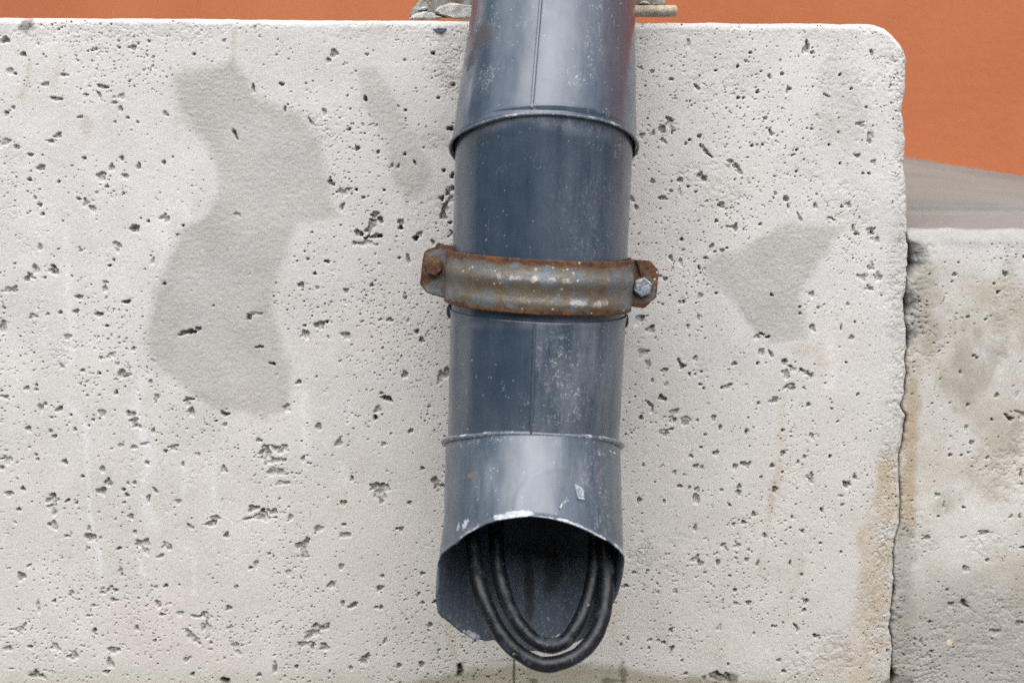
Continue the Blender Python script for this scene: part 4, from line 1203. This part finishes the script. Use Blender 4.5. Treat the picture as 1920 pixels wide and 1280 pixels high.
# rivets on the flanks of the sleeve joint
DRK = M('dark_steel', 0.55, 0.5, 0.6)
DRK.color((0.045, 0.05, 0.06))
for s_, pyy in ((-1, 599), (1, 608)):
    Jr = J1 + A2 * (t_joint + (0.002 if s_ < 0 else 0.0045))
    bm = bmesh.new()
    prof = [(0.0, 0.0022), (0.0022, 0.0021), (0.0042, 0.0013), (0.0050, 0.0003), (0.0050, -0.002)]
    rings = []
    for (pr_, ph_) in prof[1:]:
        rings.append([bm.verts.new(Jr + e2 * s_ * (R + 0.0008 + ph_) + (n2 * cos(a) * .6 + A2 * sin(a)) * pr_) for a in np.linspace(0, 2 * pi, 16, endpoint=False)])
    bm.faces.new(rings[0])
    for r0, r1 in zip(rings[:-1], rings[1:]):
        for i in range(16):
            bm.faces.new((r0[i], r1[i], r1[(i + 1) % 16], r0[(i + 1) % 16]))
    bm_obj('rivet', bm, DRK.m, sec3, smooth=True)

# ================================================================== RUSTED CLAMP


def rust_material(name, grey=(0.085, 0.105, 0.125), amount=0.6):
    m = M(name, 0.6, 0.5, 0.0)
    v = m.coord()
    n1 = m.noise(v, 55, 6, 0.65, 0.6)
    n2_ = m.noise(v, 170, 5, 0.7)
    n3 = m.noise(v, 420, 4, 0.7)
    ed = m.attr('edge')
    c = m.mixc(m.ramp(n2_, 0.35, 0.7), grey, tuple(q * 1.6 for q in grey))
    c = m.mixc(m.mul(m.ramp(n1, 0.34, 0.56), 0.85), c, (0.115, 0.085, 0.048))
    wp = m.ramp(m.math('ADD', m.attr('white'), m.mul(m.math('SUBTRACT', n2_, 0.5), 1.5)), 0.42, 0.72)
    c = m.mixc(m.mul(wp, 0.8), c, (0.46, 0.45, 0.44))
    rs = m.ramp(m.math('ADD', m.math('ADD', ed, m.mul(m.math('SUBTRACT', n1, 0.5), 1.6)), m.mul(m.math('SUBTRACT', n2_, 0.5), 0.9)), 0.20 + 0.25 * (0.5 - amount), 0.58)
    rc = m.mixc(m.ramp(n2_, 0.32, 0.68), (0.035, 0.015, 0.010), (0.13, 0.055, 0.022))
    rc = m.mixc(m.mul(m.ramp(n3, 0.55, 0.72), 0.7), rc, (0.30, 0.15, 0.045))
    c = m.mixc(rs, c, rc)
    spk = m.mul(m.ramp(m.voro(v, 210), 0.12, 0.2, 1, 0), m.ramp(m.noise(v, 60, 1), 0.55, 0.62))
    c = m.mixc(m.mul(spk, 0.8), c, (0.55, 0.48, 0.34))
    m.color(c)
    m.rough(m.ramp(rs, 0, 1, 0.40, 0.88))
    m.bump(n2_, 0.0011, 0.8)
    m.bump(n3, 0.0005, 0.7)
    return m.m


RUST = rust_material('rusted_clamp_steel')
RUST2 = rust_material('heavily_rusted_steel', (0.12, 0.09, 0.08), 1.1)
ZINC = M('weathered_zinc', 0.5, 0.5, 0.55)
vz = ZINC.coord()
zc_ = ZINC.mixc(ZINC.ramp(ZINC.noise(vz, 420, 4, 0.7), 0.35, 0.65), (0.16, 0.18, 0.21), (0.42, 0.45, 0.50))
ZINC.color(ZINC.mixc(ZINC.mul(ZINC.ramp(ZINC.noise(vz, 120, 4), 0.55, 0.7), 0.5), zc_, (0.20, 0.12, 0.06)))
ZINC.bump(ZINC.noise(vz, 600, 4, 0.7), 0.0006, 0.9)

t_c = 0.0910
JC = J1 + A2 * t_c
roll = radians(1.0)
CX = unit(e2 * cos(roll) + A2 * sin(roll))                # clamp's own axes: right end sits lower
CA = unit(A2 - CX * (A2 @ CX))
CN = unit(np.cross(CA, CX))
if CN[1] > 0:
    CN = -CN
tilt = radians(-1.2)                                       # front sags a little
CN, CA = unit(CN * cos(tilt) + CA * sin(tilt)), unit(CA * cos(tilt) - CN * sin(tilt))
clamp = empty('pipe_clamp', JC)
tag(clamp, 'rusty two-eared pipe clamp bolted around the middle of the downpipe', 'pipe clamp')
bpy.context.view_layer.update()
HW = 0.0178                                               # half width of the strap


def clamp_attrs(me, V, edge, white):
    fattr(me, 'edge', edge)
    fattr(me, 'white', white)


def strap_mesh(name, th0, th1, sgn, parent, mat, rib=True):
    nt, nw = 120, 44
    th = np.linspace(th0, th1, nt)
    w = np.linspace(-1, 1, nw)
    TH, W = np.meshgrid(th, w, indexing='ij')
    hw = HW * (1 + 0.02 * fbm(TH * 3, TH * 0, 1, 3, seed=7))
    ribs = 0.0024 * np.exp(-((W + 0.22) / 0.30) ** 2) + 0.0012 * np.exp(-((W - 0.62) / 0.2) ** 2) if rib else 0 * W
    fade = sstep(1.57, 1.15, np.abs(TH)) if rib else 1
    r = R + 0.0020 + ribs * fade + 0.0003 * fbm(TH * 8, W * 3, 1, 3, seed=8)
    d = np.cos(TH)[..., None] * CN * sgn + np.sin(TH)[..., None] * CX
    Po = JC + d * (r + 0.0025)[..., None] + CA * (W * hw)[..., None]
    Pi = JC + d * r[..., None] + CA * (W * hw)[..., None]
    N = nt * nw
    V = np.concatenate([Po.reshape(-1, 3), Pi.reshape(-1, 3)])
    q = grid_quads(nt, nw)
    i = np.arange(nt - 1) * nw
    s1 = np.stack([i, i + nw, i + nw + N, i + N], -1)
    i2 = i + nw - 1
    s2 = np.stack([i2, i2 + N, i2 + nw + N, i2 + nw], -1)
    j = np.arange(nw - 1)
    s3 = np.stack([j, j + N, j + 1 + N, j + 1], -1)
    b = (nt - 1) * nw + j
    s4 = np.stack([b, b + 1, b + 1 + N, b + N], -1)
    me = np_mesh(name, V, np.concatenate([q, q[:, ::-1] + N, s1, s2, s3, s4]))
    ed = 0.11 + 0.68 * np.maximum(sstep(-0.62, -0.98, W), 0.95 * sstep(0.70, 0.98, W)) + 0.25 * sstep(1.25, 1.5, np.abs(TH))
    wh = 0.55 * np.exp(-((W + 0.28) / 0.22) ** 2) * np.exp(-(TH / 0.9) ** 2) + 0.55 * np.exp(-((W - 0.55) / 0.25) ** 2) * sstep(0.0, 0.35, TH) * sstep(1.2, 0.6, TH)
    clamp_attrs(me, V, np.concatenate([ed.ravel()] * 2), np.concatenate([wh.ravel()] * 2))
    return link(name, me, mat, parent)


strap_mesh('front_strap', -1.50, 1.50, 1, clamp, RUST)
strap_mesh('back_strap', -1.42, 1.42, -1, clamp, RUST, rib=False)


def plate(name, poly, y0, y1, mat, parent, lean=0.0, nsub=10, edgew=0.004, baseedge=0.12, rustspots=()):
    """flat plate: poly in (CX, CA) clamp coordinates, extruded along CN from y0 (back) to y1 (front)"""
    bm = bmesh.new()
    f = [bm.verts.new((x, z, y1)) for x, z in poly]
    b = [bm.verts.new((x, z, y0)) for x, z in poly]
    bm.faces.new(f)
    bm.faces.new(b[::-1])
    k = len(poly)
    for i in range(k):
        bm.faces.new((f[i], b[i], b[(i + 1) % k], f[(i + 1) % k]))
    bmesh.ops.bevel(bm, geom=list(bm.edges), offset=0.0005, segments=2, affect='EDGES')
    bmesh.ops.triangulate(bm, faces=bm.faces)
    for _ in range(4):
        long = [e for e in bm.edges if e.calc_length() > 0.0022]
        if not long:
            break
        bmesh.ops.subdivide_edges(bm, edges=long, cuts=1)
        bmesh.ops.triangulate(bm, faces=bm.faces)
    bmesh.ops.recalc_face_normals(bm, faces=bm.faces)
    me = bpy.data.meshes.new(name)
    bm.to_mesh(me)
    bm.free()
    n_ = len(me.vertices)
    L = np.empty(n_ * 3, np.float32)
    me.vertices.foreach_get('co', L)
    L = L.reshape(-1, 3).astype(float)
    sd = -poly_sdf(L[:, 0], L[:, 1], list(poly))
    ed = baseedge + 0.55 * sstep(edgew, 0, sd)
    for (x, z, rad, st) in rustspots:
        ed = np.maximum(ed, st * np.exp(-(((L[:, 0] - x) ** 2 + (L[:, 1] - z) ** 2) / rad ** 2)))
    yy = L[:, 2] + lean * (np.abs(L[:, 0]) - R) + 0.0004 * fbm(L[:, 0], L[:, 1], 160, 3, seed=3)
    W_ = JC + CX * L[:, :1] + CA * L[:, 1:2] + CN * yy[:, None]
    me.vertices.foreach_set('co', W_.astype(np.float32).ravel())
    clamp_attrs(me, None, ed, np.full(n_, 0.08))
    me.update()
    return link(name, me, mat, parent)


rI, rO = R + 0.0005, R + 0.0215
EARL = [(-rI + .001, -0.0195), (-rI - 0.0085, -0.0200), (-rI - 0.0190, -0.0155), (-rI - 0.0202, -0.0100), (-rI - 0.0212, 0.0075), (-rI - 0.0160, 0.0132), (-rI + .001, 0.0172)]
EARR = [(rI - .001, -0.0172), (rI + 0.0150, -0.0172), (rI + 0.0215, -0.0105), (rI + 0.0208, 0.0078), (rI + 0.0128, 0.0160), (rI - .001, 0.0145)]
plate('ear', EARL, -0.001, 0.0025, RUST, clamp, rustspots=[(-rI - 0.0125, -0.006, 0.007, .85), (-rI - 0.019, 0.004, 0.005, .9), (-rI - 0.003, 0, 0.005, .4)])['label'] = 'left ear with deeply rusted bolt'
plate('ear', EARR, -0.001, 0.0025, RUST, clamp, rustspots=[(rI + 0.015, -0.0135, 0.006, .95), (rI + 0.009, -0.006, 0.006, .7), (rI + 0.020, -0.008, 0.005, .8)])['label'] = 'right ear with clipped corners and grey bolt'
# rear halves of the ears, slightly offset
plate('back_ear', [(x * 0.985, z * 0.94 - 0.0018) for x, z in EARL], -0.0052, -0.0018, RUST2, clamp)
plate('back_ear', [(x * 0.99, z * 0.93) for x, z in EARR], -0.0052, -0.0018, RUST2, clamp)


def bolt(name, x, z, ac, hh, mat, parent, turn, crown=0.0006):
    bm = bmesh.new()
    rad = ac / math.sqrt(3)
    base = [(rad * cos(turn + i * pi / 3), rad * sin(turn + i * pi / 3)) for i in range(6)]
    y0 = 0.0026
    lo = [bm.verts.new((p[0], p[1], y0)) for p in base]
    hi = [bm.verts.new((p[0], p[1], y0 + hh - crown)) for p in base]
    tp = [bm.verts.new((p[0] * .86, p[1] * .86, y0 + hh)) for p in base]
    for i in range(6):
        j = (i + 1) % 6
        bm.faces.new((lo[i], lo[j], hi[j], hi[i]))
        bm.faces.new((hi[i], hi[j], tp[j], tp[i]))
    bm.faces.new(tp)
    # shank through the plates towards the wall
    sh = [[bm.verts.new((0.0036 * cos(a), 0.0036 * sin(a), yy)) for a in np.linspace(0, 2 * pi, 10, endpoint=False)] for yy in (y0, -0.018)]
    for i in range(10):
        bm.faces.new((sh[0][i], sh[0][(i + 1) % 10], sh[1][(i + 1) % 10], sh[1][i]))
    bm.faces.new(sh[1])
    bmesh.ops.bevel(bm, geom=[e for e in bm.edges if e.calc_length() > 0.002 and len(e.link_faces) == 2 and e.calc_face_angle(0) > .5], offset=0.0003, segments=2, affect='EDGES')
    for vv in bm.verts:
        p = vv.co.copy()
        vv.co = Vector(JC + CX * (x + p.x) + CA * (z + p.y) + CN * p.z)
    bmesh.ops.recalc_face_normals(bm, faces=bm.faces)
    o = bm_obj(name, bm, mat, parent)
    fattr(o.data, 'edge', np.full(len(o.data.vertices), 0.55))
    fattr(o.data, 'white', np.zeros(len(o.data.vertices)))
    return o


def washer(x, z, r_, parent, mat):
    bm = bmesh.new()
    k = 24
    rr = [(r_, 0.0022), (r_, 0.0030), (r_ * .92, 0.0034), (0.003, 0.0034)]
    rings = [[bm.verts.new(Vector(JC + CX * (x + a_ * cos(t)) + CA * (z + a_ * sin(t)) + CN * h_)) for t in np.linspace(0, 2 * pi, k, endpoint=False)] for a_, h_ in rr]
    for r0, r1 in zip(rings[:-1], rings[1:]):
        for i in range(k):
            bm.faces.new((r0[i], r0[(i + 1) % k], r1[(i + 1) % k], r1[i]))
    o = bm_obj('washer', bm, mat, parent, smooth=True)
    fattr(o.data, 'edge', np.full(len(o.data.vertices), 0.55))
    fattr(o.data, 'white', np.zeros(len(o.data.vertices)))


bolt('bolt', -rI - 0.0122, -0.0055, 0.0108, 0.0062, RUST2, clamp, 0.25)['label'] = 'brown fully rusted bolt head'
washer(-rI - 0.0122, -0.0055, 0.0066, clamp, RUST2)
bolt('bolt', rI + 0.0106, 0.0008, 0.0118, 0.0060, ZINC.m, clamp, pi / 6 + 0.12)['label'] = 'grey galvanised hexagon bolt head'
washer(rI + 0.0106, 0.0008, 0.0072, clamp, RUST2)
# bent locking tab on the right ear
bm = bmesh.new()
tb = [(rI + 0.0040, -0.0172, 0.0026), (rI + 0.0052, -0.0172, 0.0062), (rI + 0.0098, -0.0050, 0.0046), (rI + 0.0090, -0.0046, 0.0026)]
f1 = [bm.verts.new(Vector(JC + CX * a + CA * b + CN * c_)) for a, b, c_ in tb]
f2 = [bm.verts.new(Vector(JC + CX * (a + 0.0011) + CA * (b - 0.0003) + CN * c_)) for a, b, c_ in tb]
bm.faces.new(f1)
bm.faces.new(f2[::-1])
for i in range(4):
    bm.faces.new((f1[i], f2[i], f2[(i + 1) % 4], f1[(i + 1) % 4]))
o = bm_obj('locking_tab', bm, RUST2, clamp)
fattr(o.data, 'edge', np.full(len(o.data.vertices), 0.6))
fattr(o.data, 'white', np.zeros(len(o.data.vertices)))
# stand-off studs that carry the clamp from the wall
for sx in (-1, 1):
    bm = bmesh.new()
    p0 = JC + CX * sx * (rI + 0.0095) - CN * 0.0178
    rings = []
    for yy in (p0[1], 0.02):
        rings.append([bm.verts.new((p0[0] + 0.0034 * cos(a), yy, p0[2] + 0.0034 * sin(a))) for a in np.linspace(0, 2 * pi, 12, endpoint=False)])
    for i in range(12):
        bm.faces.new((rings[0][i], rings[0][(i + 1) % 12], rings[1][(i + 1) % 12], rings[1][i]))
    bm.faces.new(rings[0])
    o = bm_obj('stud', bm, RUST2, clamp, smooth=True)
    fattr(o.data, 'edge', np.full(len(o.data.vertices), 0.6))
    fattr(o.data, 'white', np.zeros(len(o.data.vertices)))

# ================================================================== CABLES IN THE SPOUT
CBL = M('dusty_black_cable', 0.5, 0.35)
vc = CBL.coord()
cc = CBL.mixc(CBL.ramp(CBL.noise(vc, 40, 4), 0.35, 0.7), (0.005, 0.006, 0.008), (0.012, 0.014, 0.019))
dm = CBL.ramp(CBL.noise(vc, 60, 6, 0.72), 0.50, 0.70)
cc = CBL.mixc(CBL.mul(dm, 0.55), cc, (0.075, 0.09, 0.115))
dm2 = CBL.ramp(CBL.noise(vc, 260, 4, 0.7), 0.62, 0.72)
cc = CBL.mixc(CBL.mul(dm2, 0.6), cc, (0.28, 0.28, 0.27))
CBL.color(cc)
CBL.rough(CBL.ramp(dm, 0, 1, 0.38, 0.8))
CBL.bump(CBL.noise(vc, 120, 5, 0.65), 0.0012, 0.45)


def catmull(P, n):
    P = np.array(P, float)
    P = np.vstack([2 * P[0] - P[1], P, 2 * P[-1] - P[-2]])
    out = []
    for i in range(1, len(P) - 2):
        for t in np.linspace(0, 1, n, endpoint=False):
            p0, p1, p2, p3 = P[i - 1:i + 3]
            out.append(0.5 * (2 * p1 + (p2 - p0) * t + (2 * p0 - 5 * p1 + 4 * p2 - p3) * t ** 2 + (3 * p1 - p0 - 3 * p2 + p3) * t ** 3))
    out.append(P[-2])
    return np.array(out)


def cable(name, ctrl, rad, label):
    pts = catmull([un(x, y, Y) for x, y, Y in ctrl], 14)
    T = np.gradient(pts, axis=0)
    T /= np.linalg.norm(T, axis=1)[:, None]
    ref = np.array([0, 1.0, 0.15])
    k = 20
    V = []
    for i, (p, t) in enumerate(zip(pts, T)):
        b = unit(np.cross(t, ref))
        c_ = unit(np.cross(b, t))
        rr = rad * (1 + 0.03 * sin(i * 0.23) + 0.02 * sin(i * 0.61))
        for a in np.linspace(0, 2 * pi, k, endpoint=False):
            V.append(p + rr * (cos(a) * b + sin(a) * c_))
    n_ = len(pts)
    i = np.arange(n_ - 1)[:, None]
    j = np.arange(k)[None, :]
    q = np.stack([i * k + j, i * k + (j + 1) % k, (i + 1) * k + (j + 1) % k, (i + 1) * k + j], -1).reshape(-1, 4)
    me = np_mesh(name, np.array(V), q)
    o = link(name, me, CBL.m)
    tag(o, label, 'cable', 'cables hanging out of the spout')


cable('cable', [(915, 700, -0.150), (900, 850, -0.152), (884, 960, -0.168), (889, 1040, -0.183), (898, 1092, -0.195), (913, 1137, -0.203), (938, 1186, -0.209), (971, 1222, -0.213), (1018, 1245, -0.214), (1068, 1235, -0.212), (1104, 1208, -0.208), (1128, 1163, -0.201), (1137, 1110, -0.192), (1137, 1050, -0.181), (1130, 970, -0.166), (1115, 850, -0.150), (1100, 700, -0.150)], 0.0053, 'outer black cable loop hanging lowest out of the torn spout')
cable('cable', [(955, 700, -0.140), (940, 850, -0.143), (930, 960, -0.160), (932, 1040, -0.176), (940, 1090, -0.186), (953, 1133, -0.192), (974, 1172, -0.197), (1000, 1199, -0.200), (1028, 1210, -0.201), (1058, 1202, -0.199), (1080, 1176, -0.195), (1098, 1138, -0.188), (1111, 1090, -0.180), (1117, 1030, -0.169), (1110, 960, -0.156), (1090, 850, -0.141), (1075, 700, -0.138)], 0.0052, 'inner black cable loop tucked inside the torn spout')

# ================================================================== UPPER BRACKET ON THE WALL TOP
MORT = M('mortar_smear', 0.95, 0.2)
vm = MORT.coord()
mc = MORT.mixc(MORT.ramp(MORT.noise(vm, 160, 5, 0.65), 0.35, 0.65), (0.40, 0.39, 0.37), (0.58, 0.56, 0.54))
MORT.color(mc)
MORT.bump(MORT.noise(vm, 300, 5, 0.7), 0.0015, 0.9)
PLT = rust_material('mortar_stained_plate', (0.26, 0.27, 0.26), 0.35)
OCH = M('ochre_weathered_edge', 0.8, 0.3)
vo = OCH.coord()
oc = OCH.mixc(OCH.ramp(OCH.noise(vo, 110, 5, 0.65), 0.35, 0.65), (0.34, 0.27, 0.17), (0.50, 0.46, 0.39))
oc = OCH.mixc(OCH.mul(OCH.ramp(OCH.noise(vo, 330, 4, 0.7), 0.60, 0.72), 0.8), oc, (0.12, 0.08, 0.05))
OCH.color(oc)
OCH.bump(OCH.noise(vo, 260, 5, 0.7), 0.0012, 0.9)
br = empty('wall_top_bracket', (0.03, 0.01, 0.083))
tag(br, 'mortar smeared holding bracket on the wall top, its ears either side of the pipe', 'bracket')
bpy.context.view_layer.update()


def slab(name, poly, y0, y1, mat, parent, bev=0.0012, rough=0.0006, smooth=True):
    """poly of photo survey points on plane y0, extruded to y1"""
    bm = bmesh.new()
    P = [un(x, y, y0) for x, y in poly]
    f = [bm.verts.new(p) for p in P]
    b = [bm.verts.new((p[0], y1, p[2])) for p in P]
    k = len(P)
    bm.faces.new(f)
    bm.faces.new(b[::-1])
    for i in range(k):
        bm.faces.new((f[i], b[i], b[(i + 1) % k], f[(i + 1) % k]))
    if bev:
        bmesh.ops.bevel(bm, geom=list(bm.edges), offset=bev, segments=3, affect='EDGES')
    bmesh.ops.triangulate(bm, faces=bm.faces)
    for _ in range(4):
        long = [e for e in bm.edges if e.calc_length() > 0.0022]
        if not long:
            break
        bmesh.ops.subdivide_edges(bm, edges=long, cuts=1)
        bmesh.ops.triangulate(bm, faces=bm.faces)
    bmesh.ops.recalc_face_normals(bm, faces=bm.faces)
    bm.normal_update()
    X = np.array([v_.co for v_ in bm.verts])
    d = rough * (fbm(X[:, 0] + X[:, 1], X[:, 2] - X[:, 1] * .7, 180, 4, seed=13))
    for v_, q in zip(list(bm.verts), d):
        v_.co += v_.normal * q
    o = bm_obj(name, bm, mat, parent, smooth=smooth)
    fattr(o.data, 'edge', np.full(len(o.data.vertices), 0.22))
    fattr(o.data, 'white', np.full(len(o.data.vertices), 0.25))
    return o


slab('ear', [(766, 33), (774, 14), (793, -6), (806, -40), (885, -42), (885, 33)], 0.012, 0.017, PLT, br, 0.0006, 0.0004)['label'] = 'left ear smeared with pale mortar'
slab('mortar_smear', [(762, 37), (778, 26), (796, 20), (812, 28), (832, 31), (818, 37)], 0.006, 0.0125, MORT.m, br, 0.0012, 0.0010)
slab('mortar_smear', [(811, 24), (822, 12), (845, 5), (872, 9), (889, 10), (889, 37), (862, 37), (852, 31), (826, 28)], 0.0065, 0.0125, MORT.m, br, 0.0012, 0.0010)
slab('mortar_smear', [(782, 20), (790, 13), (803, 12), (800, 18), (790, 20)], 0.0095, 0.0125, MORT.m, br, 0.0008, 0.0006)
slab('ear', [(1175, 12), (1249, 11), (1246, -2), (1240, -40), (1175, -42)], 0.012, 0.017, PLT, br, 0.0006, 0.0004)['label'] = 'right ear above the ochre foot bar'
slab('mortar_smear', [(1197, 8), (1205, 1), (1213, 2), (1221, 9)], 0.0098, 0.0125, MORT.m, br, 0.0008, 0.0005)
# rounded foot bar lying just clear of the concrete
p0, p1 = un(1150, 21.5, 0.008), un(1271, 21.0, 0.008)
V = []
prof = [(0.0, 0.0052 * k) for k in (0,)]
nL, nA = 46, 20
for i in range(nL):
    t = i / (nL - 1)
    p = p0 + (p1 - p0) * t
    rr = 0.0048 * (1.0 if t < 0.955 else math.sqrt(max(1 - ((t - 0.955) / 0.047) ** 2, 0.001)))
    for j in range(nA):
        a = 2 * pi * j / nA
        q = rr * (1 + 0.10 * float(fbm(np.array([t * 9.0]), np.array([cos(a) * 1.5 + sin(a)]), 1, 3, seed=3)[0]))
        V.append(p + np.array([0, cos(a) * q * 1.5, sin(a) * q * 0.93]))
i = np.arange(nL - 1)[:, None]
j = np.arange(nA)[None, :]
q = np.stack([i * nA + j, i * nA + (j + 1) % nA, (i + 1) * nA + (j + 1) % nA, (i + 1) * nA + j], -1).reshape(-1, 4)
me = np_mesh('foot_bar', np.array(V), q)
link('foot_bar', me, OCH.m, br)['label'] = 'ochre stained rounded foot bar on the right'
# strap of the bracket passing over the pipe above the picture
tS = 0.165
JS = J1 + A1 * tS
TH, W = np.meshgrid(np.linspace(-1.9, 1.9, 60), np.array([-0.015, 0.015]), indexing='ij')
d = np.cos(TH)[..., None] * n1 + np.sin(TH)[..., None] * e1
P = JS + d * 0.0605 + A1 * W[..., None]
me = np_mesh('strap', P.reshape(-1, 3), grid_quads(60, 2))
o = link('strap', me, PLT, br)
sm = o.modifiers.new('thick', 'SOLIDIFY')
sm.thickness = 0.003
fattr(me, 'edge', np.full(120, 0.3))
fattr(me, 'white', np.full(120, 0.2))

# small blue chip of pipe paint stuck to the concrete
bm = bmesh.new()
P = [un(x, y, yy) for x, y, yy in ((812, 55, -0.0006), (822, 53, -0.0022), (838, 54, -0.0008), (829, 59, -0.0026), (820, 60, -0.0016))]
f1 = [bm.verts.new(p) for p in P]
f2 = [bm.verts.new(p + np.array([0, 0.0012, 0])) for p in P]
bm.faces.new(f1)
bm.faces.new(f2[::-1])
for i in range(5):
    bm.faces.new((f1[i], f2[i], f2[(i + 1) % 5], f1[(i + 1) % 5]))
CH = M('blue_paint_chip', 0.5)
CH.color((0.10, 0.13, 0.19))
tag(bm_obj('paint_chip', bm, CH.m), 'tiny blue paint chip stuck below the wall top, left of pipe', 'paint chip')
